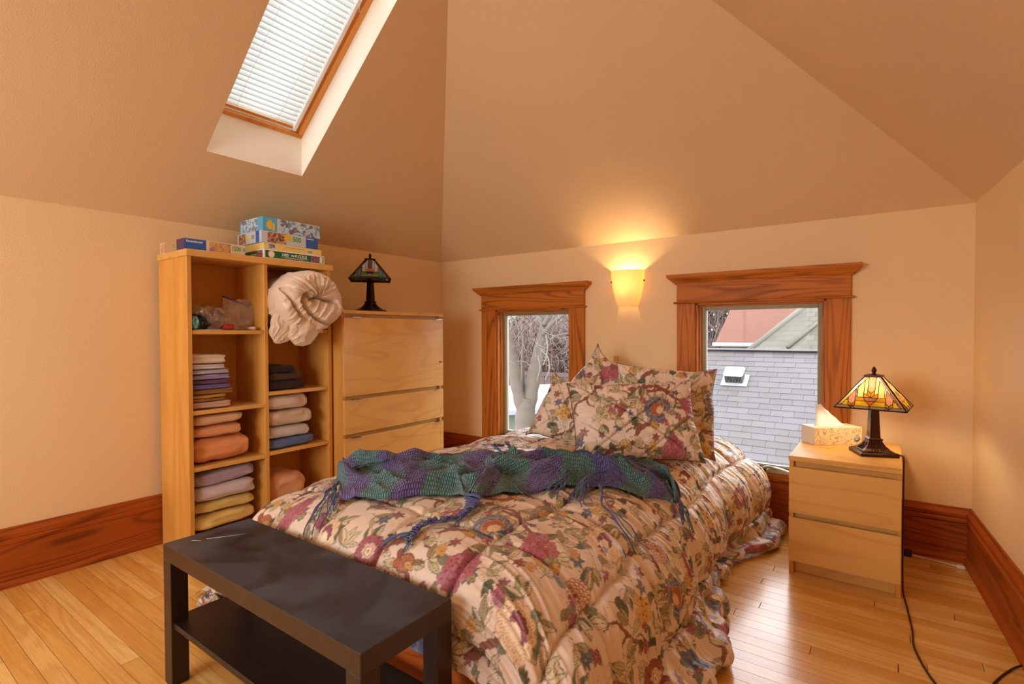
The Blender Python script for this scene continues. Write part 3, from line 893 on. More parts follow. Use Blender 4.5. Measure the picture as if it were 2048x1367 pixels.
# ------------------------------------------------------------------ comforter
def comforter():
    ST = .0036
    # foot-to-head path: (y, height factor)
    path = smooth_pts([(1.000, .49, 0), (1.000, .56, 0), (1.004, .66, 0), (1.022, .80, 0), (1.08, .92, 0), (1.19, .985, 0), (1.36, 1.0, 0), (2.0, 1.0, 0), (2.6, .99, 0), (3.0, .985, 0), (3.22, .96, 0)], 40)
    yz = np.stack([path[:, 0], path[:, 1]*.545], 1)
    s = np.r_[0, np.cumsum(np.hypot(*np.diff(yz, axis=0).T))]
    nb = int(s[-1]/ST)
    sb = np.linspace(0, s[-1], nb)
    py = np.interp(sb, s, path[:, 0]); pf = np.interp(sb, s, path[:, 1])
    wy = [.9, 1.2, 1.5, 1.83, 2.08, 2.3, 2.5, 2.75, 2.95, 3.12, 3.3]
    wx = [-.46, -.40, -.42, -.435, -.50, -.57, -.60, -.55, -.46, -.455, -.47]
    xr = np.interp(py, wy, wx); xr = np.convolve(np.pad(xr, 20, 'edge'), np.ones(41)/41, 'valid')
    xr = xr+.012*noise2(py*9, 0*py, 5)+.010*noise2(py*21, 0*py, 6)
    xl = np.interp(py, [.9, 1.1, 1.5, 2.2, 3.2], [-2.34, -2.31, -2.26, -2.22, -2.2])+.02*noise2(py*8, 0*py, 8)
    # how far the right flank bellies out (the foot end sits fuller than the middle)
    bel = np.interp(py, [.9, 1.5, 2.1, 2.6, 3.0, 3.2], [.05, .045, .01, -.005, .05, .06])
    na = int(2.86/ST)
    rows = []
    for i in range(nb):
        k = bel[i]
        cp = [(xl[i]+.05, .006), (xl[i]+.01, .012), (xl[i]+.01, .045), (xl[i]+.07, .075), (-2.15, .14), (-2.10, .30), (-2.05, .41), (-1.95, .482), (-1.80, .513), (-1.55, .529), (-1.30, .533),
              (-1.05, .529), (-.88, .512), (-.76+k*.4, .468), (-.675+k, .38), (-.625+k, .27), (-.60+k*.9, .15), (xr[i]-.075, .075), (xr[i]-.02, .062), (xr[i], .035), (xr[i]-.012, .012), (xr[i]-.05, .006)]
        q = smooth_pts([(a, b, 0) for a, b in cp], 10)[:, :2]
        d = np.r_[0, np.cumsum(np.hypot(*np.diff(q, axis=0).T))]
        t_ = np.linspace(0, d[-1], na)
        rows.append(np.stack([np.interp(t_, d, q[:, 0]), np.interp(t_, d, q[:, 1])], 1))
    R = np.array(rows)                                  # nb, na, 2
    x = R[..., 0]; z = R[..., 1]
    drop = .17*sstep(-.78, -.58, x)+.05*sstep(-1.55, -1.95, x)
    f = pf[:, None]; w = 1-(f-.5)/.5                    # w: 1 at the hem of the foot, 0 on top
    zf = f-drop/.545*np.clip(w, 0, 1)
    z = np.where(z > .08, .08+(z-.08)*np.clip((zf*.545-.08)/(.545-.08), .05, 1), z)
    yy = py[:, None]+0*x
    yy = yy-.02*np.clip(w, 0, 1)*sstep(-.9, -.6, x)
    P = np.stack([x, yy, z], -1)
    A = np.linspace(0, 2.80, na)[None, :]+0*x; B = sb[:, None]+0*x
    n = -displace(P, None)
    n[..., 2] = np.where(z > .1, n[..., 2], n[..., 2])
    # quilting: boxes of wadding between stitched lines
    wa = A+.035*noise2(A*2.2, B*2.2, 11); wb = B+.035*noise2(A*2.3, B*2.1, 12)
    q = .345
    ca = np.abs(np.sin(PI*(wa-.13)/q)); cb = np.abs(np.sin(PI*(wb-.06)/q))
    puff = np.power(ca, .42)*np.power(cb, .42)
    top = sstep(.30, .45, z)
    side_r = sstep(-1.12, -.72, x)
    flank = sstep(.02, .12, z)
    d = .034*puff*(.45+.55*flank)-.014
    ga = np.abs(((wa-.13)/q+.5) % 1-.5)*q; gb = np.abs(((wb-.06)/q+.5) % 1-.5)*q
    d -= .009*np.exp(-(np.minimum(ga, gb)/.0075)**2)*flank
    d += .010*fbm2(A*5, B*5, 31)*flank
    # gathers: crisp creases running down the right flank, softer ones on top
    sk = B+.20*(A-1.6)*np.sin(B*2.0+1)+.045*noise2(A*3, B*3, 41)
    cr = 1-np.abs(noise2(A*3.4, sk*27, 42)); cr2 = 1-np.abs(noise2(A*4.5+9, sk*60, 43))
    edge = np.clip(1-np.minimum(ca, cb)*1.6, 0, 1)
    amp = side_r*(.55+.45*noise2(A*2, B*2, 44))
    d += (.0340*np.power(cr, 5.0)+.0170*np.power(cr2, 4.0))*np.clip(amp, 0, 1)*flank*(.35+.65*np.power(puff, .5))
    d += .0055*np.power(1-np.abs(noise2(A*15, sk*8, 45)), 4)*top*(1-side_r)+.004*np.power(1-np.abs(noise2(A*9, B*26, 48)), 4)*top*(1-side_r)*sstep(1.6, 2.4, yy)
    d += .0020*np.power(1-np.abs(noise2(A*30, B*42, 46)), 2)*edge*1.8
    # deep folds of the hanging edge and the ruffle that lies on the floor
    low = sstep(.30, .05, z)*side_r
    d += low*(.020*noise2(A*1.2, B*7.5, 51)+.011*noise2(A*2.5, B*17, 52))
    lowl = sstep(.30, .05, z)*(x < -1.5)
    d += lowl*(.018*noise2(A*1.2, B*7, 53)+.010*noise2(A*2.5, B*18, 54))
    # the hem of the foot end
    d += .012*np.clip(w, 0, 1)*noise2(A*6, B*3, 55)
    P = P+n*d[..., None]
    P[..., 2] = np.maximum(P[..., 2], .004)
    inside = (P[..., 0] > -1.92) & (P[..., 0] < -.80) & (P[..., 1] > 1.14)
    P[..., 2] = np.where(inside, np.maximum(P[..., 2], .470), P[..., 2])
    P[..., 1] = np.minimum(P[..., 1], YB-.045)
    P[..., 1] = np.where((P[..., 2] < .46) & (P[..., 0] < -.89), np.maximum(P[..., 1], .978), P[..., 1])
    col = floral(A*1.06+.20, B*1.06+.35)
    return P, col
CP, CC = comforter()
cf = link('comforter', grid_mesh('comforter', CP, CC), M['floral'])
tag(cf, 'quilted cream comforter with a flower and leaf print, draped over the bed', 'comforter')
_hm = {}
def _heights():
    p = CP.reshape(-1, 3)[::2]
    ix = np.floor(p[:, 0]/.02).astype(int); iy = np.floor(p[:, 1]/.02).astype(int)
    x0, y0 = ix.min(), iy.min()
    H = np.full((ix.max()-x0+3, iy.max()-y0+3), 0.0)
    np.maximum.at(H, (ix-x0, iy-y0), p[:, 2])
    return H, x0, y0
HM, HX, HY = _heights()
def bed_z(x, y):
    fx = np.asarray(x)/.02-HX-.5; fy = np.asarray(y)/.02-HY-.5
    ix = np.clip(np.floor(fx).astype(int), 0, HM.shape[0]-2); iy = np.clip(np.floor(fy).astype(int), 0, HM.shape[1]-2)
    ax, ay = np.clip(fx-ix, 0, 1), np.clip(fy-iy, 0, 1)
    return (HM[ix, iy]*(1-ax)+HM[ix+1, iy]*ax)*(1-ay)+(HM[ix, iy+1]*(1-ax)+HM[ix+1, iy+1]*ax)*ay
# care label sewn to the hem on the floor
t = NT('care_label_print'); v = t.coord('Object', (1, 1, 1))
sp = t.n('SeparateXYZ'); t.l(v, sp.inputs[0])
ln_ = t.math('GREATER_THAN', t.math('SINE', t.math('MULTIPLY', sp.outputs[0], 900.0)), .55)
brk = t.math('GREATER_THAN', t.noise(v, 260, 2), .45)
t.bsdf(t.mix(t.math('MULTIPLY', ln_, brk), L(232, 228, 222), L(120, 120, 125)), .7)
lab = []
for i in range(14):
    s_ = i/13
    lab.append([(-.045+.0+.02*s_, -.02+.075*s_, .004+.03*math.sin(s_*2.6)), (.0+.02*s_, -.03+.075*s_, .004+.03*math.sin(s_*2.6))])
o = link('care_label', grid_mesh('care_label', np.array(lab)), t.m, cf)
o.location = (-2.375, 1.005, .004); o.rotation_euler = (0, 0, -.9)
# the gathered hem heap that spills past the frame at the foot-left corner
def hem_heap():
    n, m_ = 90, 60
    u = np.linspace(0, 2*PI, n, endpoint=False)[:, None]; v = np.linspace(0.02, PI/2, m_)[None, :]
    R = 1+.16*noise2(np.cos(u)*3+5, np.sin(u)*3+5, 61)+.10*noise2(np.cos(u)*9, np.sin(u)*9+v*2, 62)
    X = .13*R*np.cos(u)*np.sin(v); Y = .17*R*np.sin(u)*np.sin(v)
    Z = .075*np.cos(v)*(1+.5*noise2(X*22, Y*22, 63)+.35*noise2(X*50, Y*50, 64))
    P = np.stack([X, Y, np.maximum(Z, .002)], -1)
    return P, floral(X*2.0+.5, Y*1.4+Z+.1)
hp, hc = hem_heap()
o = link('hem_fold', grid_mesh('hem_fold', hp, hc, wrap_u=True), M['floral'], cf); o.location = (-2.22, 1.10, 0)

# ------------------------------------------------------------------ pillows
pipe_mat = plain('dark_red_piping', L(112, 62, 54), .7)
def pillow(label, w, h, T, c, yaw, lean, roll, uo, seed, ears=0.0, diag=True):
    n, m_ = int(w/.0042), int(h/.0042)
    k = np.linspace(-1, 1, n); j = np.linspace(-1, 1, m_)
    k = np.sin(k*PI/2)*.35+k*.65; j = np.sin(j*PI/2)*.35+j*.65
    U, V = np.meshgrid(k, j, indexing='ij')
    def face(sgn):
        pin = .055+.03*noise2(U*2+seed, V*2, seed)
        X = w/2*U*(1-pin*(1-V*V))+ears*.5*np.sign(U)*np.abs(U)**9*np.abs(V)**9
        Z = h/2*V*(1-pin*(1-U*U))+ears*np.sign(V)*np.abs(U)**9*np.abs(V)**9
        core = np.clip((1-U*U)*(1-V*V), 0, 1)
        t_ = T*np.power(core, .40)
        rim = np.exp(-((1-np.maximum(np.abs(U), np.abs(V)))/.16)**2)
        a = np.arctan2(V, U)
        # pleats drawn in by the edge seam
        t_ = t_*(1+.05*fbm2(U*2.2+seed, V*2.2, seed+3))
        per = np.where(np.abs(U) > np.abs(V), V*h, U*w)
        pl = 1-np.abs(noise2(per*60+seed, np.maximum(np.abs(U), np.abs(V))*2.5, seed+5+int(sgn)))
        t_ = t_+.013*np.power(pl, 2.5)*np.exp(-((1-np.maximum(np.abs(U), np.abs(V)))/.22)**2)*np.power(core, .15)
        t_ = t_+.009*np.power(1-np.abs(fbm2(U*3+seed, V*4, seed+9)), 3)*np.power(core, .3)
        if diag and sgn < 0:
            for q in (U-V*.9, U+V*.9, U-V*.9-.9, U+V*.9+.9):
                t_ = t_-.015*np.exp(-(q/.022)**2)*np.power(core, .3)
        # weight: fuller towards the lower edge
        t_ = t_*(1+.16*(-V)*(1-V*V))
        return np.stack([X, sgn*t_, Z], -1)
    Pf, Pb = face(-1), face(1)
    P = np.concatenate([Pf, Pb[::-1]], 0)
    col = np.concatenate([floral(U*w/2*1.02+uo[0], V*h/2*1.02+uo[1]), floral(U[::-1]*w/2+uo[0]+.4, V[::-1]*h/2+uo[1]+.2)], 0)
    R = Matrix.Rotation(yaw, 4, 'Z') @ Matrix.Rotation(-lean, 4, 'X') @ Matrix.Rotation(roll, 4, 'Y')
    R.translation = c
    t = thing('pillow', label, 'pillow', group='floral pillows piled at the head of the bed')
    t.matrix_world = R
    link('cover', grid_mesh('cover', P, col, wrap_u=True), M['floral'], t)
    e = np.concatenate([Pf[:, 0], Pf[-1, :], Pf[::-1, -1], Pf[0, ::-1]])[::3].copy()
    e[:, 1] = 0
    V_, F_ = tube_data(np.vstack([e, e[:1]]), .0028, 6)
    link('piping', mesh('piping', V_, F_), pipe_mat, t, True)
    return t
pillow('large floral pillow in front, lying nearest the foot of the bed', .60, .385, .088, (-.99, 2.35, .698), .60, .45, -.03, (.16, .78), 3, .012)
pillow('floral pillow tucked behind the front one, beside the shingled-roof window', .50, .45, .092, (-.955, 2.67, .718), .44, .28, .06, (.62, .30), 7, .012)
pillow('floral pillow with pointed corner at the left, in front of the bare-tree window', .39, .35, .075, (-1.435, 2.55, .672), .25, .45, .28, (.84, .12), 11, .03)
pillow('floral pillow standing on its corner, rearmost and tallest of the pile', .42, .37, .075, (-1.46, 3.0, .752), .40, .30, .66, (.36, .50), 15, .035)

# ------------------------------------------------------------------ knitted throw
def knit_mat():
    t = NT('variegated_wool_knit')
    a = t.n('VertexColor'); a.layer_name = 'print'
    v = t.coord('UV'); 
    at = t.n('Attribute'); at.attribute_name = 'knit'
    sp = t.n('SeparateXYZ'); t.l(at.outputs['Vector'], sp.inputs[0])
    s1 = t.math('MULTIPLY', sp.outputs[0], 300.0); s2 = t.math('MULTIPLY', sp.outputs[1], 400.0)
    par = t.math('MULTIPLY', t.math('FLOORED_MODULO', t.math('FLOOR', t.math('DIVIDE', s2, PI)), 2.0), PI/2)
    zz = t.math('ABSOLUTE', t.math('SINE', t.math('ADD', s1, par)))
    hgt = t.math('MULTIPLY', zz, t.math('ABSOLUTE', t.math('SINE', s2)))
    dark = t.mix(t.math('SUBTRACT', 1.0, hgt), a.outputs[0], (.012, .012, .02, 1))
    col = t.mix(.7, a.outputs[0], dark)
    fleck = t.noise(at.outputs['Vector'], 420, 2)
    col = t.mix(t.math('MULTIPLY', t.math('GREATER_THAN', fleck, .62), .45), col, L(150, 190, 190))
    t.bsdf(col, .85, hgt, .007, Sheen_Weight=.3)
    return t.m
M['knit'] = knit_mat()
TEAL, PURP, PURB = lin((96, 160, 160)), lin((122, 100, 184)), lin((108, 104, 204))
def throw():
    # edges of the crumpled strip, as laid on the bed (x, y)
    back = [(-1.93, 1.42), (-1.90, 1.52), (-1.78, 1.58), (-1.66, 1.64), (-1.60, 1.78), (-1.50, 1.84), (-1.38, 1.92), (-1.26, 1.95), (-1.12, 1.98), (-1.00, 2.05), (-.88, 2.14), (-.78, 2.16), (-.68, 2.10)]
    front = [(-1.68, 1.20), (-1.60, 1.15), (-1.50, 1.165), (-1.41, 1.20), (-1.33, 1.29), (-1.25, 1.37), (-1.15, 1.34), (-1.08, 1.48), (-1.02, 1.60), (-.94, 1.74), (-.84, 1.84), (-.75, 1.92), (-.69, 2.02)]
    ns, nt = 420, 150
    def rs(p):
        q = smooth_pts([(a, b, 0) for a, b in p], 12)[:, :2]
        d = np.r_[0, np.cumsum(np.hypot(*np.diff(q, axis=0).T))]
        t_ = np.linspace(0, d[-1], ns); return np.stack([np.interp(t_, d, q[:, 0]), np.interp(t_, d, q[:, 1])], 1)
    b, f = rs(back), rs(front)
    s = np.linspace(0, 1, ns)[:, None]; t_ = np.linspace(0, 1, nt)[None, :]
    tt = t_+.07*noise2(s*7, t_*2, 71)*np.sin(PI*t_)
    XY = f[:, None]*(1-tt[..., None])+b[:, None]*tt[..., None]
    # folds: long ridges wandering across the strip
    z = 0
    for k, (c0, c1, wd, h) in enumerate(((.18, .70, .08, .058), (.72, .22, .085, .054), (.50, .96, .07, .046), (.9, .55, .08, .048), (.05, .45, .07, .044))):
        cen = c0+(c1-c0)*s+.16*noise2(s*4.5, s*0, 80+k)
        hh = 1.15*h*(.35+.65*np.abs(noise2(s*5, s*0, 90+k)))
        r = np.exp(-((t_-cen)/wd)**2)
        z = z+hh*r
        # each ridge leans forward, hiding a little of the cloth before it
        XY[..., 1] -= .030*r*np.sin(PI*t_)
    z = z+.020*np.power(1-np.abs(fbm2(s*9, t_*4, 97)), 2)+.022*np.power(1-np.abs(noise2(s*13+t_*5, t_*3-s*6, 98)), 3)
    ed = np.minimum(np.minimum(t_, 1-t_)/.10, np.minimum(s, 1-s)/.03); ed = np.sqrt(np.clip(ed, 0, 1))
    z = z*(.25+.75*ed)+.010*ed
    base = bed_z(XY[..., 0], XY[..., 1])
    # the wool bridges the hollows of the quilting
    Z = base+.006+z
    P = np.concatenate([XY, Z[..., None]], -1)
    # colour: blocks of teal and violet yarn in a zigzag
    A = s*1.75+0*t_; Bc = t_*.42+0*s
    ph = A*3.4+.9*np.abs(((Bc*3.1+.25) % 1)-.5)+.25*noise2(A*4, Bc*5, 75)
    m_ = (ph % 1)
    c = np.where((m_ < .52)[..., None], TEAL, np.where((noise2(np.floor(ph), np.floor(ph)*0, 76) > 0)[..., None], PURP, PURB))
    j = 1+.28*noise2(A*160, Bc*160, 77)[..., None]+.14*noise2(A*24, Bc*40, 78)[..., None]
    return P, np.clip(c*j, 0, 1), np.stack([A, Bc, 0*A], -1)
tp_, tc_, tk = throw()
th_ = thing('throw_blanket', 'crumpled teal and violet knitted throw with tassels, lying across the bed', 'blanket', (0, 0, 0))
def add_vec(me, name, arr):
    at = me.attributes.new(name, 'FLOAT_VECTOR', 'POINT'); at.data.foreach_set('vector', arr.reshape(-1).astype(np.float32))
def shell(name, P, col, knit, thick):
    n = displace(P, None)
    if n[..., 2].mean() < 0: n = -n
    n = n/(np.linalg.norm(n, axis=-1)[..., None]+1e-9)
    Q = P-n*thick; 
    full = np.concatenate([P, Q[::-1]], 0); c2 = np.concatenate([col, col[::-1]], 0)
    me = grid_mesh(name, full, c2, wrap_u=True)
    add_vec(me, 'knit', np.concatenate([knit, knit[::-1]], 0))
    return me
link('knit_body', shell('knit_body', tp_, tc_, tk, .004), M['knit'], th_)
# loose flaps of the same cloth folded over the body
def flap(pts, w0, w1, ph0, lift, seed):
    q = smooth_pts([(a, b, 0) for a, b in pts], 16)[:, :2]
    d = np.gradient(q, axis=0); d /= np.linalg.norm(d, axis=1)[:, None]
    nrm = np.stack([-d[:, 1], d[:, 0]], 1)
    n = len(q); t_ = np.linspace(-1, 1, 36)
    w = np.linspace(w0, w1, n)[:, None]*(1+.15*noise2(np.linspace(0, 5, n), 0, seed))[:, None]
    XY = q[:, None]+nrm[:, None]*(w*t_[None, :])[..., None]
    s = np.linspace(0, 1, n)[:, None]
    z = lift*np.sin(PI*np.clip(s*.9+.08, 0, 1))*(1-.55*t_[None]**2)+.012*noise2(s*5, t_[None]*2, seed+1)+.02*np.sqrt(np.clip(1-t_[None]**2, 0, 1))
    Z = bed_z(XY[..., 0], XY[..., 1])+.012+np.maximum(z, 0)
    P = np.concatenate([XY, Z[..., None]], -1)
    A = s*.5+ph0+0*t_[None]; Bc = t_[None]*w+0*s
    m_ = ((A*3.4+.3*np.abs(t_[None])) % 1)
    c = np.where((m_ < .5)[..., None], TEAL, PURP)*(1+.28*noise2(A*160, Bc*160, seed+2)[..., None])
    return P, np.clip(c, 0, 1), np.stack([A, Bc, 0*A], -1)
for k, a in enumerate(((((-1.40, 1.78), (-1.26, 1.62), (-1.17, 1.45), (-1.13, 1.33)), .055, .022, .12, .055, 101),
                       (((-1.90, 1.46), (-1.74, 1.42), (-1.60, 1.40)), .06, .05, .32, .05, 111),
                       (((-1.02, 2.06), (-.88, 1.98), (-.74, 1.98)), .07, .04, .02, .045, 121),
                       (((-1.30, 1.98), (-1.18, 1.90), (-1.06, 1.78)), .06, .05, .26, .035, 131))):
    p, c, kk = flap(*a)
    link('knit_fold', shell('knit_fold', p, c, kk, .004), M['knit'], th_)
yarn_p = plain('violet_yarn', L(98, 88, 144), .85, .001, 400); yarn_t = plain('teal_yarn', L(84, 128, 134), .85, .001, 400)
def tassel(pts, n, spread, seed, braid=0, parent=th_):
    g = random.Random(seed); q0 = smooth_pts([(a, b, c) for a, b, c in pts], 8)
    m_ = len(q0); groups = {0: [], 1: []}
    for k in range(n):
        ph = g.random()*6.28; off = [g.uniform(-1, 1) for _ in range(3)]; ln = g.uniform(.75, 1.0)
        out = []
        for i in range(int(m_*ln)):
            s = i/(m_-1)
            fan = spread*(.12+max(0, s-(.75 if braid else .25))*1.3) if True else 0
            tw = braid*.012*math.sin(i*1.0+ph); tw2 = braid*.006*math.cos(i*1.0+ph)
            x = q0[i][0]+off[0]*fan+tw+.004*math.sin(i*.9+ph); y_ = q0[i][1]+off[1]*fan+tw+.004*math.cos(i*.7+ph)
            z = max(float(bed_z(x, y_))+.004+q0[i][2]+tw2+abs(off[2])*.008*(1-s), float(bed_z(x, y_))+.003)
            out.append((x, y_, z))
        groups[k % 3 == 0 and 1 or 0].append(out)
    a = tubes('tassel', groups[0], .0020, yarn_p, parent, 5)
    if groups[1]: tubes('strand', groups[1], .0020, yarn_t, a, 5)
tassel([(-1.72, 1.22, .02), (-1.66, 1.16, .018), (-1.60, 1.10, .01), (-1.56, 1.04, .004)], 16, .045, 1)
tassel([(-1.60, 1.36, .08), (-1.66, 1.30, .07), (-1.72, 1.24, .03)], 9, .015, 2)
tassel([(-1.13, 1.33, .02), (-1.09, 1.27, .014), (-1.10, 1.21, .012), (-1.14, 1.15, .012), (-1.16, 1.09, .01), (-1.13, 1.03, .003)], 15, .045, 3, 1)
tassel([(-1.16, 1.08, .012), (-1.22, 1.06, .01), (-1.27, 1.05, .003)], 5, .012, 9)
tassel([(-1.42, 1.88, .07), (-1.36, 1.74, .085), (-1.24, 1.68, .075), (-1.12, 1.70, .06), (-1.04, 1.64, .045)], 10, .02, 4, .3)
tassel([(-1.22, 1.70, .075), (-1.17, 1.58, .05), (-1.10, 1.52, .02), (-1.03, 1.50, .004)], 9, .02, 5)
tassel([(-1.46, 1.96, .06), (-1.40, 1.90, .075), (-1.34, 1.82, .06)], 10, .012, 6)
tassel([(-.90, 1.80, .06), (-.91, 1.72, .045), (-.90, 1.64, .012), (-.86, 1.57, .004)], 16, .05, 7)
tassel([(-.98, 1.72, .05), (-.97, 1.64, .03), (-.98, 1.56, .006)], 10, .03, 8)
tassel([(-.86, 1.74, .03), (-.80, 1.64, .008), (-.72, 1.62, .004), (-.66, 1.60, .003)], 5, .035, 10)
tassel([(-.72, 2.08, .04), (-.66, 2.05, .03), (-.62, 1.98, .008)], 12, .022, 11)
tassel([(-1.04, 2.10, .03), (-1.00, 2.16, .01), (-.96, 2.20, .004)], 9, .02, 12)
# ------------------------------------------------------------------ folded linens in the cubbies
def superbox(a, b, c, e1=.32, e2=.30, nu=88, nv=40, seed=0, groove=0, wr=.05, layers=2):
    u = np.linspace(-PI, PI, nu, endpoint=False)[:, None]; v = np.linspace(-PI/2, PI/2, nv)[None, :]
    sp = lambda q, e: np.sign(q)*np.abs(q)**e
    X = sp(np.cos(v), e1)*sp(np.cos(u), e2)+0*v; Y = sp(np.cos(v), e1)*sp(np.sin(u), e2)+0*v; Z = sp(np.sin(v), e1)+0*u
    s = 1.0
    if groove:
        s = s-groove*np.exp(-((((Z+1)/2*layers) % 1-.0)/.10)**2)-groove*np.exp(-((((Z+1)/2*layers) % 1-1)/.10)**2)
    n1 = noise3(X*1.3+seed, Y*1.3, Z*1.0+seed*.3, seed); n2 = noise3(X*3+seed, Y*3, Z*1.6, seed+3)
    n3 = 1-np.abs(noise3(X*2.2, Y*4.2+seed, Z*3, seed+5))
    k = 1+wr*n1+wr*.5*n2
    P = np.stack([a*X*k*s, b*Y*k*s, c*Z*(1+.16*n1*(Z > 0)+.06*n2)+c*.10*(n3-.6)*np.abs(Z)], -1)
    rdg = np.power(1-np.abs(noise3(X*2.0+seed, Y*3.0, Z*1.2+2, seed+9)), 4)+.6*np.power(1-np.abs(noise3(X*5.0, Y*5.0+seed, Z*2.4, seed+12)), 4)
    P[..., 0] += np.sign(X)*(rdg-.35)*min(.010, c*.22)*np.abs(X); P[..., 1] += np.sign(Y)*(rdg-.35)*min(.006, c*.15)*np.abs(Y)
    P[..., 2] = np.maximum(P[..., 2], -c)
    return P
fab = {}
def fabric(rgb):
    if rgb not in fab:
        fab[rgb] = cotton('linen_%02x%02x%02x' % rgb, False, L(*rgb), .08, .8, .0006, 500)
    return fab[rgb]
def folded(label, y0, y1, z0, z1, rgb, group, seed, x1=-2.838, depth=.25, layers=2, rz=0, groove=.045, wr=.035, rx=0, name='folded_sheet', e=(.38, .26)):
    a, b, c = depth/2, (y1-y0)/2, (z1-z0)/2
    P = superbox(a, b, c, e[0], e[1], seed=seed, groove=groove, wr=wr, layers=layers)
    o = link(name, grid_mesh(name, P, None, wrap_u=True), fabric(rgb))
    o.location = (x1-a, (y0+y1)/2, z0+c); o.rotation_euler = (rx, 0, rz)
    tag(o, label, 'linen', group)
    return o
G1 = 'thin folded sheets in the second cubby of the left column'
L2 = [((206, 168, 140), .739, .775, 1.372, 'pinkish beige folded sheet at the bottom of the tall thin-sheet stack'),
      ((176, 118, 52), .776, .792, 1.348, 'brown folded pillowcase just above the pinkish beige sheet'),
      ((206, 156, 62), .793, .811, 1.352, 'mustard yellow folded pillowcase in the tall thin-sheet stack'),
      ((158, 108, 38), .812, .838, 1.388, 'olive brown folded sheet in the tall thin-sheet stack'),
      ((122, 104, 156), .839, .864, 1.378, 'blue violet folded sheet lying on the olive brown sheet'),
      ((112, 74, 110), .865, .886, 1.366, 'plum purple folded sheet in the tall thin-sheet stack'),
      ((158, 144, 186), .887, .916, 1.376, 'lavender folded sheet in the tall thin-sheet stack'),
      ((196, 188, 206), .917, .940, 1.370, 'pale lilac folded sheet in the tall thin-sheet stack'),
      ((214, 206, 204), .941, .968, 1.352, 'off-white folded sheet near the top of the thin-sheet stack'),
      ((222, 204, 176), .969, 1.020, 1.350, 'cream folded sheet on top of the tall thin-sheet stack')]
for i, (c, z0, z1, y1, lb) in enumerate(L2):
    folded(lb, 1.174, y1, z0, z1, c, G1, 20+i, layers=3, rz=.02*math.sin(i*2.1), groove=.05)
G2 = 'peach linens in the third cubby of the left column'
folded('large orange peach folded blanket at the bottom of the peach stack', 1.176, 1.476, .453, .585, (226, 150, 92), G2, 40, layers=1, groove=.0, wr=.06, e=(.6, .35))
folded('orange peach folded sheet in the middle of the peach stack', 1.176, 1.432, .586, .648, (230, 162, 110), G2, 41, layers=1, groove=.0, wr=.05, e=(.55, .35))
folded('pale peach folded sheet on top of the peach stack', 1.176, 1.436, .649, .706, (226, 184, 140), G2, 42, layers=1, groove=.0, wr=.05, e=(.55, .35), rz=.04)
G3 = 'lavender and yellow linens in the bottom cubby of the left column'
folded('brown folded cloth at the very bottom of the left column', 1.178, 1.44, .077, .106, (120, 76, 34), G3, 50, layers=1)
folded('thick yellow folded sheet lying on the brown cloth', 1.178, 1.502, .107, .192, (226, 194, 108), G3, 51, layers=1, groove=0, wr=.06, e=(.6, .35))
folded('yellow folded sheet directly under the lavender linens', 1.178, 1.498, .193, .252, (216, 186, 106), G3, 52, layers=1, groove=0, wr=.06, e=(.55, .35))
folded('pale lavender folded sheet lying on the yellow linens', 1.180, 1.496, .253, .335, (206, 190, 192), G3, 53, layers=1, groove=0, wr=.06, e=(.5, .35), rz=.03)
folded('greyish lavender folded sheet on top of the bottom left stack', 1.180, 1.500, .336, .415, (170, 152, 168), G3, 54, layers=1, groove=0, wr=.07, e=(.5, .35), rx=.06)
G4 = 'dark brown linens in the right column'
folded('dark brown folded blanket at the bottom of the dark stack', 1.570, 1.806, .800, .852, (48, 26, 14), G4, 60, layers=2)
folded('chocolate brown folded blanket in the middle of the dark stack', 1.570, 1.790, .853, .898, (76, 46, 24), G4, 61, layers=1, groove=0, wr=.05)
folded('blackish brown folded blanket on top of the dark stack', 1.570, 1.752, .899, .938, (38, 20, 12), G4, 62, layers=1, groove=0, wr=.07)
G5 = 'cream and blue linens in the third cubby of the right column'
folded('blue folded sheet at the bottom of the cream stack', 1.570, 1.862, .462, .517, (96, 112, 160), G5, 70, layers=1, groove=0, wr=.05, rz=.03)
folded('whitish grey folded sheet lying on the blue sheet', 1.570, 1.828, .518, .588, (206, 200, 196), G5, 71, layers=1, groove=0, wr=.05, e=(.5, .3))
folded('cream folded sheet second from the top of the cream stack', 1.570, 1.846, .589, .680, (214, 192, 168), G5, 72, layers=1, groove=0, wr=.05, e=(.5, .3))
folded('cream folded sheet on top of the cream stack', 1.570, 1.826, .681, .770, (218, 198, 178), G5, 73, layers=1, groove=0, wr=.06, e=(.5, .3))
G6 = 'peach linens in the bottom cubby of the right column'
folded('flat peach folded cloth at the bottom of the right column', 1.570, 1.83, .077, .125, (210, 158, 112), G6, 80, layers=1, groove=0)
folded('puffy peach cushion slumped in the bottom cubby of the right column', 1.575, 1.80, .128, .318, (222, 168, 122), G6, 81, layers=1, groove=0, wr=.14, e=(.75, .45), rx=-.10, name='folded_cushion')

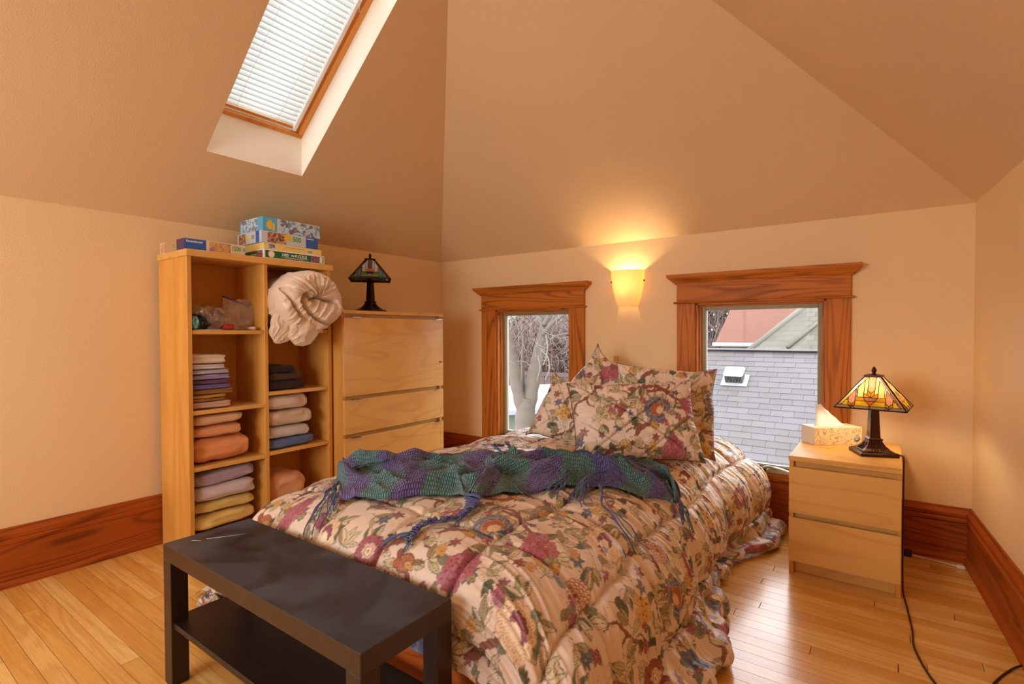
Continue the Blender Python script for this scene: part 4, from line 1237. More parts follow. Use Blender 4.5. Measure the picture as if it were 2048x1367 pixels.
# ------------------------------------------------------------------ rolled duvet
t = NT('satin_duvet'); v = t.coord('Object'); n1 = t.noise(v, 12, 3)
t.bsdf(t.mix(n1, L(222, 196, 166), L(238, 216, 190)), .34, t.noise(v, 60, 3), .0012, Sheen_Weight=.4)
M['duvet'] = t.m
def duvet():
    prof = smooth_pts([(-.33, .0, 0), (-.33, .10, 0), (-.32, .15, 0), (-.24, .178, 0), (-.12, .182, 0), (-.045, .184, 0), (-.015, .196, 0), (.03, .208, 0), (.07, .202, 0), (.105, .18, 0), (.125, .14, 0), (.13, .09, 0), (.125, .045, 0), (.115, .002, 0)], 14)
    n = 420
    th = np.linspace(0, 2*PI, n, endpoint=False)[None, :]
    x = prof[:, 0][:, None]+0*th; r = prof[:, 1][:, None]+0*th
    d = np.gradient(prof[:, :2], axis=0); d /= np.linalg.norm(d, axis=1)[:, None]+1e-9
    nx, nr = -d[:, 1][:, None], d[:, 0][:, None]
    front = sstep(.02, .11, x)
    Yl, Zl = r*np.cos(th), r*np.sin(th)*.87
    def dist(pl_):
        pts = smooth_pts([(a, b, 0) for a, b in pl_], 10)[:, :2]
        D = np.full(Yl.shape, 9.0)
        for a, b in pts: D = np.minimum(D, np.hypot(Yl-a, Zl-b))
        return D
    wy, wz = .012*noise2(Yl*14, Zl*14, 211), 0
    d1 = dist([(-.085, -.005), (-.060, .040), (-.025, .012), (.02, .024), (.07, .010), (.125, .004)])      # mouth of the roll
    d2 = dist([(-.085, -.005), (-.05, -.055), (.0, -.095), (.07, -.125), (.12, -.13)])                      # edge of the inner tongue
    d3 = dist([(-.175, .06), (-.135, -.02), (-.085, -.09), (-.02, -.15)])                                    # outer lap
    dm = np.minimum(np.minimum(d1, d2), d3)
    ang_ = np.arctan2(Zl-.015, Yl-.01)
    up_ = sstep(-.01, .03, Zl-.012)
    pl = 1-np.abs(noise2(ang_*4.6, r*5+3, 203)); pl2 = 1-np.abs(noise2(ang_*9, r*9+9, 204))
    low_ = 1-np.abs(noise2((Yl*.8-Zl*.55)*26, (Yl*.55+Zl*.8)*8, 207)); low2 = 1-np.abs(noise2((Yl*.8-Zl*.5)*52, (Yl*.5+Zl*.8)*14, 208))
    dx = front*(-.055*np.exp(-(d1/.010)**2)-.034*np.exp(-(d2/.009)**2)-.026*np.exp(-(d3/.009)**2)+.030*np.sqrt(np.clip(dm/.07, 0, 1)))
    dx = dx+front*up_*(.028*np.power(pl, 3.5)*np.exp(-(d1/.075)**2)+.010*np.power(pl2, 4))
    dx = dx+front*(1-up_)*(.016*np.power(low_, 4)+.007*np.power(low2, 4))+front*.010*noise2(Yl*18, Zl*18, 209)
    side = (1-front)*(x > -.06)
    dr = (.006*noise2(th/(2*PI)*9, x*20, 205)+.012*np.power(1-np.abs(noise2(th/(2*PI)*17, x*8, 206)), 3))*side
    x = x-dx*np.abs(nr)*0+dx; r = r+dr
    Y = r*np.cos(th); Z = r*np.sin(th)*.87
    return np.stack([x, Y, Z], -1)
dv = thing('rolled_duvet', 'rolled-up shiny cream duvet stuffed into the top right cubby', 'duvet', (-2.80, 1.757, 1.307))
link('roll', grid_mesh('roll', duvet(), None, wrap_v=True), M['duvet'], dv)
def lobe(c, r, seed, rot):
    P = superbox(r[0], r[1], r[2], .95, .8, 90, 50, seed, 0, .10)
    P[..., 0] += .014*np.power(1-np.abs(noise2(P[..., 1]*22+seed, P[..., 2]*9, seed)), 3)
    o = link('duvet_flap', grid_mesh('duvet_flap', P, None, wrap_u=True), M['duvet'], dv)
    o.location = c; o.rotation_euler = rot
lobe((.045, -.135, -.115), (.036, .068, .130), 301, (-.35, .0, 0))
lobe((.085, -.050, -.165), (.042, .078, .092), 305, (-.75, .1, 0))

# ------------------------------------------------------------------ puzzle boxes on the bookcase
def picture(name, cols, scale, kind='cells'):
    t = NT(name); v = t.coord('Object')
    if kind == 'cells':
        vo = t.n('TexVoronoi'); vo.inputs['Scale'].default_value = scale; t.l(v, vo.inputs['Vector'])
        sp = t.n('SeparateColor'); t.l(vo.outputs['Color'], sp.inputs[0]); f = sp.outputs[0]
    else:
        f = t.noise(v, scale, 4, .6, 1.0)
    n = len(cols)
    t.bsdf(t.ramp(f, [(.25+.5*i/(n-1) if kind != 'cells' else i/(n-1), L(*c)) for i, c in enumerate(cols)]), .4)
    return t.m
card = {k: plain('card_'+k, L(*c), .4) for k, c in dict(cream=(226, 206, 180), blue=(44, 96, 176), sky=(92, 178, 218), pale=(200, 210, 222), yellow=(236, 214, 130), green=(30, 104, 62), purple=(74, 50, 96), tan=(186, 146, 104), gold=(236, 196, 52), white=(240, 236, 226)).items()}
ink = {k: plain('ink_'+k, L(*c), .5) for k, c in dict(white=(245, 244, 240), green=(96, 168, 84), yellow=(240, 214, 70), red=(190, 60, 50), grey=(120, 128, 140)).items()}
FRONT = Matrix(((0, 0, 1, 0), (1, 0, 0, 0), (0, 1, 0, 0), (0, 0, 0, 1)))      # text plane facing +x
LEFT = Matrix(((-1, 0, 0, 0), (0, 0, -1, 0), (0, 1, 0, 0), (0, 0, 0, 1)))     # text plane facing -y
def text(s, size, mat, parent, basis, pos, bold=0, name='lettering', sx=1.0):
    cu = bpy.data.curves.new('t', 'FONT'); cu.body = s; cu.size = size; cu.offset = bold; cu.extrude = .0001
    ob = bpy.data.objects.new('t', cu); COL.objects.link(ob)
    dg = bpy.context.evaluated_depsgraph_get(); dg.update()
    me = bpy.data.meshes.new_from_object(ob.evaluated_get(dg))
    bpy.data.objects.remove(ob)
    o = link(name, me, mat, parent)
    mm = basis.copy(); mm.translation = pos
    o.matrix_local = mm @ Matrix.Diagonal((sx, 1, 1, 1))
    return o
def pbox(label, x0, x1, y0, y1, z0, z1, body, group, rz=0):
    t = thing('puzzle_box', label, 'box', (x1, y0, z0), rz, group)
    d, w, h = x1-x0, y1-y0, z1-z0
    box('carton', (-d, 0, 0, w, 0, h), body, t, .0012)
    return t, d, w, h
def fpanel(t, y0, y1, z0, z1, mat, name='print_panel'):
    return box(name, (-.0002, .0004, y0, y1, z0, z1), mat, t, 0)
def lpanel(t, x0, x1, z0, z1, mat, name='print_panel'):
    return box(name, (x0, x1, -.0004, .0002, z0, z1), mat, t, 0)
PG = 'puzzle boxes on top of the bookcase'
street = picture('picture_evening_street', [(70, 52, 60), (196, 140, 70), (226, 176, 96), (150, 110, 150), (206, 170, 196)], 36, 'noise')
market = picture('picture_crowded_market', [(120, 60, 40), (206, 150, 110), (90, 70, 80), (222, 200, 170), (160, 90, 60), (60, 50, 50)], 110)
winter = picture('picture_winter_village', [(60, 46, 44), (150, 190, 208), (206, 226, 234), (110, 150, 178), (120, 70, 50), (226, 232, 236)], 26, 'noise')
bright = picture('picture_bright_flowers', [(190, 40, 60), (60, 70, 150), (40, 120, 90), (220, 120, 50), (110, 60, 140)], 120)
def flat(o):
    for p in o.data.polygons: p.use_smooth = False
    return o
# 1500 pieces
t, d, w, h = pbox('flat cream and blue puzzle box marked 1500, lying alone', -3.135, -2.842, 1.150, 1.452, 1.546, 1.602, card['cream'], PG)
fpanel(t, .0, .102, .0, h, card['blue']); fpanel(t, .118, .225, .004, h-.004, street)
text('Ravensburger', .0155, ink['white'], t, FRONT, (.0006, .008, h-.018), .0003, sx=.92)
text('1500', .033, ink['green'], t, FRONT, (.0006, .230, .021), .0009, sx=.74)
fpanel(t, .290, .3015, .022, .042, card['sky'])
lpanel(t, -.09, .0, 0, h, card['purple']); lpanel(t, -.285, -.235, .006, h-.006, street); lpanel(t, -.2352, -.0902, 0, h, card['tan'])
text('1500', .028, ink['green'], t, LEFT, (-.10, -.0006, .016), .0006, sx=.62)
# green 1000
t, d, w, h = pbox('green puzzle box marked 1000 PUZZLE at the bottom of the pile', -3.10, -2.812, 1.538, 1.922, 1.546, 1.595, card['white'], PG)
fpanel(t, .010, w-.008, .004, h-.006, card['green']); lpanel(t, -.27, -.01, .004, h-.006, card['green'])
ds = flat(lathe('seal', [(.0195, 0), (.0195, .0004), (.001, .0005)], card['cream'], t, 28)); ds.rotation_euler = (0, PI/2, 0); ds.location = (.0004, .045, .0235)
ds2 = flat(lathe('seal_ring', [(.0150, 0), (.0150, .0004), (.001, .0005)], card['white'], t, 28)); ds2.rotation_euler = (0, PI/2, 0); ds2.location = (.0008, .045, .0235)
text('1000', .0215, ink['white'], t, FRONT, (.0006, .104, .0205), .0004, sx=1.05)
text('PUZZLE', .0215, ink['white'], t, FRONT, (.0006, .186, .0205), .0004, sx=1.05)
for k in (-1, 1):
    kn = flat(lathe('piece_mark', [(.0045, 0), (.0045, .0004), (.001, .0005)], ink['white'], t, 12)); kn.rotation_euler = (0, PI/2, 0); kn.location = (.0005, .173+k*.0045, .028)
box('text_line', (0, .0006, .10, .27, .0135, .0150), ink['white'], t, 0); box('text_line', (0, .0006, .125, .245, .0095, .011), ink['white'], t, 0)
fpanel(t, .292, .345, .005, h-.007, bright, 'picture_panel').location.x = .0003
fpanel(t, .350, w-.014, .006, h-.008, card['white'], 'barcode_panel').location.x = .0003
lpanel(t, -.07, -.012, .005, h-.007, bright, 'picture_panel').location.y = -.0003
text('PUZZLE', .018, ink['white'], t, LEFT, (-.075, -.0008, .014), .0007)
# yellow
t, d, w, h = pbox('thin yellow puzzle box between the green and the grey ones', -3.09, -2.822, 1.545, 1.908, 1.5955, 1.6325, card['yellow'], PG)
fpanel(t, .028, .066, .006, h-.006, winter, 'picture_panel'); fpanel(t, .27, .30, .010, .022, card['sky'])
box('text_line', (0, .0006, .13, .25, .022, .0245), ink['grey'], t, 0); box('text_line', (0, .0006, .11, .23, .012, .014), card['gold'], t, 0)
# 500
t, d, w, h = pbox('pale blue puzzle box marked 500, second from the top', -3.085, -2.822, 1.532, 1.884, 1.633, 1.698, card['pale'], PG)
fpanel(t, .036, .148, .003, h-.004, market, 'picture_panel'); fpanel(t, .272, w, 0, h, card['blue'])
el = flat(lathe('sticker', [(.019, 0), (.019, .0004), (.001, .0006)], card['gold'], t, 28, sy=1.15)); el.rotation_euler = (0, PI/2, 0); el.location = (.0006, .158, .044)
text('500', .040, ink['green'], t, FRONT, (.0007, .186, .026), .0010, sx=.90)
text('Ravensburger', .0105, ink['white'], t, FRONT, (.0006, .277, h-.013), .0002, sx=.86)
lpanel(t, -.06, -.022, 0, h, card['blue']); lpanel(t, -.25, -.17, .004, h-.004, market, 'picture_panel')
el = flat(lathe('sticker', [(.016, 0), (.016, .0004), (.001, .0006)], card['gold'], t, 24)); el.rotation_euler = (PI/2, 0, 0); el.location = (-.150, -.0003, .034)
text('500', .032, ink['green'], t, LEFT, (-.072, -.0006, .024), .0006, sx=.7)
# top box
t, d, w, h = pbox('bright blue puzzle box with a winter picture, topmost of the pile', -3.075, -2.826, 1.543, 1.902, 1.6985, 1.777, card['sky'], PG)
fpanel(t, .105, w, 0, h, winter, 'picture_panel'); lpanel(t, -.24, -.05, 0, h, winter, 'picture_panel')
for k, (y0, y1, z0, z1) in enumerate(((.030, .052, .012, .062), (.056, .070, .008, .050), (.022, .030, .02, .05))):
    fpanel(t, y0, y1, z0, z1, card['gold'], 'logo_stroke')
fpanel(t, .084, .104, 0, h, card['pale'])

# ------------------------------------------------------------------ bags and oddments in the top left cubby
t = NT('clear_plastic_bag')
g_ = t.n('BsdfGlossy'); g_.inputs['Roughness'].default_value = .12; tr = t.n('BsdfTransparent'); tr.inputs[0].default_value = (.95, .93, .9, 1)
df = t.n('BsdfDiffuse'); df.inputs[0].default_value = L(226, 206, 190)
m1 = t.n('MixShader'); m1.inputs[0].default_value = .24; t.l(tr.outputs[0], m1.inputs[1]); t.l(df.outputs[0], m1.inputs[2])
m2 = t.n('MixShader'); lw = t.n('LayerWeight'); lw.inputs[0].default_value = .35
t.l(lw.outputs['Facing'], m2.inputs[0]); t.l(m1.outputs[0], m2.inputs[1]); t.l(g_.outputs[0], m2.inputs[2]); t.l(m2.outputs[0], t.out.inputs[0])
M['bag'] = t.m
def crumple(a, b, c, seed, e=.8, amp=.22, nu=70, nv=40):
    P = superbox(a, b, c, e, e, nu, nv, seed, 0, .05)
    q = P/np.array([a, b, c])
    k = 1+amp*(1-2*np.abs(noise3(q[..., 0]*2.2+seed, q[..., 1]*2.2, q[..., 2]*2.2+5, seed)))
    P = P*k[..., None]; P[..., 2] = np.maximum(P[..., 2], -c)
    return P
zs = 1.144
def bagthing(name, label, cat, P, mat, loc, rot=(0, 0, 0), group=None):
    o = link(name, grid_mesh(name, P, None, wrap_u=True), mat); o.location = loc; o.rotation_euler = rot
    for p in o.data.polygons: p.use_smooth = False
    return tag(o, label, cat, group)
bagthing('plastic_bag', 'crumpled clear plastic bag in the top left cubby, beside the black pouch', 'bag', crumple(.085, .085, .062, 401), M['bag'], (-2.95, 1.285, zs+.064))
zb = thing('zipper_bag', 'clear zipper bag with a purple closure leaning in the top left cubby', 'bag', (-2.93, 1.44, zs+.001))
P = crumple(.020, .085, .075, 411, .7, .25); P[..., 1] += .35*(P[..., 2]+.075); P[..., 2] += .0755; P[..., 0] += -.25*(P[..., 2])
o = link('bag_body', grid_mesh('bag_body', P, None, wrap_u=True), M['bag'], zb)
for p in o.data.polygons: p.use_smooth = False
tube('zip_strip', smooth_pts([(-.03, -.055, .185), (-.035, .0, .165), (-.035, .06, .145), (-.03, .092, .132)]), .0055, plain('purple_zip', L(70, 50, 120), .4), zb, 6)
link('bag_mouth', grid_mesh('bag_mouth', np.array([[(-.03, -.055+.147*s, .185-.053*s-k*.055), ] [0] for k in (0, 1) for s in np.linspace(0, 1, 8)]).reshape(2, 8, 3)), M['bag'], zb)
bagthing('black_pouch', 'black crumpled pouch at the left of the top left cubby', 'pouch', crumple(.04, .048, .040, 421, .7, .15, 40, 24), M['blackp'], (-2.895, 1.228, zs+.041), (.25, 0, .3))
teal = plain('teal_cloth', L(104, 160, 150), .8)
bagthing('teal_pouch', 'small teal cloth pouch against the bookcase side panel', 'pouch', crumple(.05, .018, .034, 431, .6, .12, 40, 24), teal, (-2.87, 1.188, zs+.035))
o = tube('paper_roll', [(-2.90, 1.492, zs+.010), (-2.842, 1.500, zs+.010)], .0095, plain('peach_roll', L(222, 178, 150), .7), None, 16); tag(o, 'short peach roll at the right end of the top left cubby', 'roll')
o = box('leaflet', (-2.96, -2.835, 1.182, 1.33, zs, zs+.003), plain('leaflet_paper', L(176, 170, 190), .6), None, 0); tag(o, 'flat lilac leaflet under the black pouch', 'leaflet')
rp = plain('red_wrapper', L(170, 50, 30), .5)
bagthing('snack_wrapper', 'small red wrapper between the two plastic bags', 'wrapper', crumple(.02, .026, .016, 441, .7, .2, 30, 20), rp, (-2.875, 1.372, zs+.017))

# ------------------------------------------------------------------ stained glass lamps
bronze = plain('dark_bronze', L(70, 42, 28), .3, .0005, 120, Metallic=.7)
bronze2 = plain('blackened_bronze', L(48, 30, 22), .25, .0005, 120, Metallic=.8)
lead = plain('lead_came', L(38, 28, 22), .4, Metallic=.6)
def stained(name, c, trans=.75):
    t = NT(name); v = t.coord('Object', rnd=5); n1 = t.noise(v, 38, 3, .6, 1.2)
    col = t.mix(n1, tuple(x*.72 for x in c[:3])+(1,), tuple(min(1, x*1.18) for x in c[:3])+(1,))
    d1 = t.n('BsdfDiffuse'); t.l(col, d1.inputs[0]); d2 = t.n('BsdfTranslucent'); t.l(col, d2.inputs[0])
    m1 = t.n('MixShader'); m1.inputs[0].default_value = trans; t.l(d1.outputs[0], m1.inputs[1]); t.l(d2.outputs[0], m1.inputs[2])
    g_ = t.n('BsdfGlossy'); g_.inputs['Roughness'].default_value = .08
    m2 = t.n('MixShader'); m2.inputs[0].default_value = .06; t.l(m1.outputs[0], m2.inputs[1]); t.l(g_.outputs[0], m2.inputs[2]); t.l(m2.outputs[0], t.out.inputs[0])
    return t.m
def clip_poly(poly, planes):
    for a, b, c in planes:            # keep a*x+b*y<=c
        out = []
        for i in range(len(poly)):
            p, q = poly[i], poly[(i+1) % len(poly)]
            dp, dq = a*p[0]+b*p[1]-c, a*q[0]+b*q[1]-c
            if dp <= 0: out.append(p)
            if (dp < 0 < dq) or (dq < 0 < dp):
                s = dp/(dp-dq); out.append((p[0]+(q[0]-p[0])*s, p[1]+(q[1]-p[1])*s))
        poly = out
        if len(poly) < 3: return []
    return poly
TOPW = .23
def shade_design():
    """panes of one face: x in half widths of the lower edge, h from 0 (rim) to 1 (cap)"""
    pl = []
    sl_ = 1-TOPW                         # |x| = 1 - sl_*h on the slanted edge
    inner = [(1, sl_, .88), (-1, sl_, .88)]
    def add(key, poly, mirror=True, planes=inner):
        for s in ((1, -1) if mirror else (1,)):
            q = clip_poly([(s*x, h) for x, h in poly], planes)
            if len(q) >= 3: pl.append((key, q))
    outer = [(1, sl_, 1.0), (-1, sl_, 1.0)]
    add('grey', [(.02, 0), (.40, 0), (.47, .09), (.02, .09)], True, outer); add('grey2', [(.40, 0), (1.0, 0), (.93, .09), (.47, .09)], True, outer)
    add('side', [(.93, .09), (.88, .0), (.85, .09), (.16, 1.0), (.24, 1.0)], True, [(1, sl_, 1.0), (-1, -sl_, -.88), (0, -1, -.09)])
    add('rose', [(-.10, 1), (.10, 1), (.10, .56), (0, .49), (-.10, .56)], False)
    add('amber', [(.10, .56), (0, .49), (0, .35), (.10, .43)])
    add('ivory', [(.10, 1), (.20, 1), (.20, .48), (.10, .43)])
    add('amber', [(.20, .48), (.10, .43), (0, .35), (.20, .35)])
    add('grey', [(-.20, .35), (.20, .35), (.13, .24), (-.13, .24)], False)
    add('orange', [(-.13, .24), (.13, .24), (0, .10)], False)
    add('lime', [(.13, .24), (.42, .24), (.42, .09), (0, .09), (0, .10)])
    add('amber2', [(.20, .35), (.42, .35), (.42, .24), (.13, .24)])
    add('ivory', [(.20, 1), (.38, 1), (.38, .35), (.20, .35)])
    add('rose2', [(.42, .9), (.62, .9), (.62, .21), (.52, .13), (.42, .21)])
    add('lime2', [(.42, .21), (.52, .13), (.52, .02), (.42, .10)], True, outer); add('lime2', [(.62, .21), (.52, .13), (.52, .02), (.62, .10)], True, outer)
    add('ivory', [(.62, .9), (.9, .9), (.9, .37), (.62, .37)]); add('amber2', [(.62, .37), (.95, .37), (.95, .25), (.62, .25)])
    add('lime', [(.62, .25), (1, .25), (1, .09), (.62, .09)])
    return pl
DESIGN = shade_design()
def lamp(label, loc, cols, rot_base, rot_shade, cord=None, lit=0, bz=bronze):
    t = thing('stained_glass_lamp', label, 'lamp', loc, 0, 'two stained glass table lamps')
    def sq(name, prof, mat, rz, parent):
        V = []; 
        for r, z in prof:
            for k in range(4):
                a = PI/4+k*PI/2; V.append((r*1.4142*math.cos(a), r*1.4142*math.sin(a), z))
        Fc = [(4*i+k, 4*i+(k+1) % 4, 4*i+4+(k+1) % 4, 4*i+4+k) for i in range(len(prof)-1) for k in range(4)] + [(3, 2, 1, 0), tuple(4*len(prof)-4+k for k in range(4))]
        o = link(name, mesh(name, V, Fc), mat, parent); o.rotation_euler = (0, 0, rz); return o
    b = sq('base', [(.076, 0), (.077, .003), (.077, .013), (.072, .016), (.070, .019), (.060, .022), (.047, .032), (.036, .045), (.028, .060), (.026, .066), (.029, .069), (.029, .073), (.026, .076)], bz, rot_base, t)
    for k in range(4):
        for i in range(5):
            u = (i-2)*.0085
            pts = [(u*1.5, -.0565, .0255), (u*1.15, -.042, .038), (u*.8, -.031, .056)]
            o = tube('flute', pts, .0022, bz, b, 5); o.rotation_euler = (0, 0, k*PI/2)
    sq('stem', [(.0235, .076), (.021, .080), (.0165, .205), (.0165, .212), (.020, .214), (.020, .219), (.014, .222), (.010, .228)], bz, rot_base, t)
    ro = lathe('rod', [(.005, .228), (.005, .362)], bz, t, 10)
    HB, HT, ZB, ZT = .136, .136*TOPW, .222, .362
    sh = sq('lamp_shade', [(HT, ZT), (HT+.004, ZT+.001), (HT+.004, ZT+.007), (HT*.5, ZT+.011), (.006, ZT+.012)], bz, rot_shade, t)
    # frame of face 0 (towards -y)
    sl = math.hypot(HB-HT, ZT-ZB); ny, nz = -(ZT-ZB)/sl, (HB-HT)/sl
    def P(x, h, off=0): return Vector((x*HB, -(HB+(HT-HB)*h)+ny*off, ZB+(ZT-ZB)*h+nz*off))
    lines = []
    for key, poly in DESIGN:
        c = (sum(p[0] for p in poly)/len(poly), sum(p[1] for p in poly)/len(poly))
        ins = [(c[0]+(p[0]-c[0])*.985, c[1]+(p[1]-c[1])*.985) for p in poly]
        n = len(ins)
        V = [P(x, h, -.0008) for x, h in ins]+[P(x, h, .0008) for x, h in ins]
        Fc = [tuple(range(n-1, -1, -1)), tuple(range(n, 2*n))]+[(i, (i+1) % n, n+(i+1) % n, n+i) for i in range(n)]
        me = mesh('glass_piece', V, Fc); me.materials.append(cols[key])
        for k in range(4):
            o = bpy.data.objects.new('glass_piece', me); COL.objects.link(o); o.parent = sh; o.rotation_euler = (0, 0, k*PI/2)
        for i in range(n): lines.append([P(*poly[i], .0006), P(*poly[(i+1) % n], .0006)])
    V, Fc = [], []
    def addl(ls, r):
        for p in ls:
            if (p[0]-p[1]).length < 1e-4: continue
            v, f = tube_data([tuple(p[0]), tuple((p[0]+p[1])/2), tuple(p[1])], r, 5); k = len(V)
            V.extend(v); Fc.extend([tuple(i+k for i in q) for q in f])
    addl(lines, .0013)
    addl([[P(-1, 0), P(1, 0)], [P(-TOPW, 1), P(TOPW, 1)], [P(1, 0), P(TOPW, 1)]], .0028)
    me = mesh('came', V, Fc); me.materials.append(lead); me.shade_smooth()
    for k in range(4):
        o = bpy.data.objects.new('came', me); COL.objects.link(o); o.parent = sh; o.rotation_euler = (0, 0, k*PI/2)
    lathe('finial', [(.004, ZT+.012), (.010, ZT+.014), (.006, ZT+.018), (.007, ZT+.020), (.011, ZT+.026), (.009, ZT+.034), (.0055, ZT+.042), (.001, ZT+.046)], bz, t, 12)
    bt = NT('lamp_bulb_glass')
    if lit:
        em = bt.n('Emission'); em.inputs[0].default_value = (1, .74, .42, 1); em.inputs[1].default_value = 14; bt.l(em.outputs[0], bt.out.inputs[0])
    else: bt.bsdf(L(236, 230, 216), .2)
    bu = lathe('bulb', [(.010, .255), (.012, .262), (.022, .285), (.026, .300), (.022, .316), (.010, .326), (.001, .329)], bt.m, t, 16)
    bu.location = (.0, -.03, 0)
    lathe('socket', [(.013, .225), (.013, .252), (.009, .256)], bz, t, 12).location = (0, -.03, 0)
    if lit:
        point_light('lamp_glow', (.0, .032, .292), lit, (1, .78, .50), .03, t)
    if cord: tube('cord', smooth_pts([(p[0]-loc[0], p[1]-loc[1], p[2]-loc[2]) for p in cord], 10), .0034, M['brown_cord'], t, 8)
    return t
warm = dict(grey=stained('glass_mauve_grey', L(200, 172, 160)), grey2=stained('glass_smoke', L(190, 170, 160)), side=stained('glass_salmon', L(226, 180, 150)), rose=stained('glass_rose', L(236, 196, 172)), rose2=stained('glass_rose_pale', L(228, 190, 172)),
            amber=stained('glass_amber', L(240, 190, 70)), amber2=stained('glass_honey', L(232, 186, 64)), ivory=stained('glass_ivory', L(250, 234, 190)), orange=stained('glass_orange', L(240, 150, 50)), lime=stained('glass_lime', L(228, 208, 74)), lime2=stained('glass_olive', L(214, 180, 50)))
cool = dict(grey=stained('glass_navy', L(44, 44, 110), .45), grey2=stained('glass_slate', L(74, 92, 120), .45), side=stained('glass_brown', L(84, 52, 40), .4), rose=stained('glass_taupe', L(120, 100, 88), .45), rose2=stained('glass_steel', L(120, 136, 156), .45),
            amber=stained('glass_gold', L(236, 150, 40), .45), amber2=stained('glass_leaf', L(90, 150, 62), .45), ivory=stained('glass_milk', L(226, 220, 208), .45), orange=stained('glass_peach', L(236, 160, 100), .45), lime=stained('glass_moss', L(150, 160, 90), .45), lime2=stained('glass_fern', L(96, 160, 84), .45))
lamp('lit amber stained glass lamp with a square bronze foot, on the nightstand', (-.062, 2.965, NZ+.0005), warm, math.radians(21), math.radians(-6), lit=3.6,
     cord=[(-.01, 2.99, .566), (.02, 2.985, .560), (.040, 2.97, .557), (.052, 2.955, .545), (.052, 2.93, .45), (.051, 2.90, .25), (.050, 2.86, .09), (.051, 2.80, .008), (.054, 2.74, .0035), (.063, 2.622, .0035), (.074, 2.45, .0035), (.078, 2.306, .0035), (.123, 2.122, .0035), (.19, 2.02, .0035), (.24, 2.10, .0035), (.275, 2.23, .0035), (.33, 2.35, .0035), (.362, 2.39, .010)])
lamp('unlit green and blue stained glass lamp standing on the tall dresser', (-2.925, 2.36, DZT+.0005), cool, math.radians(10), math.radians(50), bz=bronze2)

# ------------------------------------------------------------------ tissue box
t = NT('marbled_card'); v = t.coord('Object', (6, 6, 9)); n1 = t.noise(v, 1.8, 2, .5, 3.0)
w_ = t.math('POWER', t.math('MULTIPLY_ADD', t.math('SINE', t.math('MULTIPLY', n1, 40)), .5, .5), 2.4)
t.bsdf(t.mix(t.math('MULTIPLY', w_, .75), L(236, 206, 160), L(150, 112, 70)), .5)
tb = thing('tissue_box', 'marbled tan tissue box with a white tissue pulled up, on the nightstand', 'tissue box', (-.306, 3.016, NZ+.0005), math.radians(39))
tw, td, tz = .248, .112, .088
box('carton', (0, tw, 0, td, 0, tz), plain('pale_card', L(232, 216, 190), .55), tb, .001)
box('marbled_print', (.001, tw-.001, -.0005, .001, .001, tz-.001), t.m, tb, 0)
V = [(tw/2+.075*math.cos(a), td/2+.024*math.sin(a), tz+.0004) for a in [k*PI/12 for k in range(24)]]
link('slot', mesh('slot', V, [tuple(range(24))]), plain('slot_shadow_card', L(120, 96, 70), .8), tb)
em = lathe('emblem', [(.0165, 0), (.0165, .0005), (.001, .0006)], plain('emblem_grey', L(134, 140, 150), .5), tb, 26); em.rotation_euler = (PI/2, 0, 0); em.location = (tw-.028, -.0006, .030)
for k, (a, b) in enumerate(((-.010, .006), (-.008, -.003))):
    box('emblem_stroke', (tw-.028+a, tw-.028-a, -.0016, -.0008, .030+b-.0015, .030+b+.0015), card['cream'], em.parent, 0)
n, m_ = 46, 44
s = np.linspace(0, 1, n)[:, None]; q = np.linspace(0, 2*PI, m_, endpoint=False)[None, :]
# a folded hood: wide at the slot, pinched above, with a flared tip leaning left
wx = .072*(1-s)**1.15+.016+.010*np.exp(-((s-.9)/.12)**2); wy = .020*(1-s)**.8+.004+.006*s
X = tw/2-.010-.046*np.power(s, 1.1)+wx*np.cos(q)*(1+.05*np.cos(3*q+s*4)); Y = td/2+wy*np.sin(q)+.010*np.sin(s*5+np.cos(q)*2)*s
Z = tz-.006+.098*s+.016*s*np.cos(q+2.4)+.006*noise2(np.cos(q)*2+3, s*4, 6)*s
tis = cotton('tissue_paper', False, L(246, 236, 228), .2, .8, .0004, 300)
P0 = np.stack([X, Y, Z], -1)
link('tissue', grid_mesh('tissue', P0, None, wrap_v=True), tis, tb)

# ------------------------------------------------------------------ sconce
t = NT('frosted_amber_glass')
d1 = t.n('BsdfTranslucent'); d1.inputs[0].default_value = L(255, 234, 190); d2 = t.n('BsdfDiffuse'); d2.inputs[0].default_value = L(250, 226, 178)
m1 = t.n('MixShader'); m1.inputs[0].default_value = .6; t.l(d1.outputs[0], m1.inputs[1]); t.l(d2.outputs[0], m1.inputs[2])
em = t.n('Emission'); em.inputs[0].default_value = (1, .66, .26, 1); em.inputs[1].default_value = .10
ad = t.n('AddShader'); t.l(m1.outputs[0], ad.inputs[0]); t.l(em.outputs[0], ad.inputs[1]); t.l(ad.outputs[0], t.out.inputs[0])
sn_ = thing('wall_sconce', 'glowing frosted glass half-cone sconce between the two windows', 'lamp', (-1.447, YB-.001, 1.295))
pr = smooth_pts([(.070, 0, 0), (.086, .05, 0), (.104, .125, 0), (.112, .19, 0), (.117, .245, 0)], 8)
prof = [(p[0], p[1]) for p in pr]
lathe('glass_shade', prof+[(r-.004, z) for r, z in reversed(prof)]+[prof[0]], t.m, sn_, 40, PI, 2*PI, 1, .92, False)
box('back_plate', (-.05, .05, -.012, 0, .05, .17), M['chrome'], sn_, .002)
for sx in (-1, 1):
    k = lathe('clip_screw', [(.004, -.004), (.006, 0), (.004, .005)], bronze, sn_, 10); k.location = (sx*.117, -.016, .175); k.rotation_euler = (0, PI/2, 0)
eb = NT('sconce_bulb'); e_ = eb.n('Emission'); e_.inputs[0].default_value = (1, .70, .34, 1); e_.inputs[1].default_value = 10; eb.l(e_.outputs[0], eb.out.inputs[0])
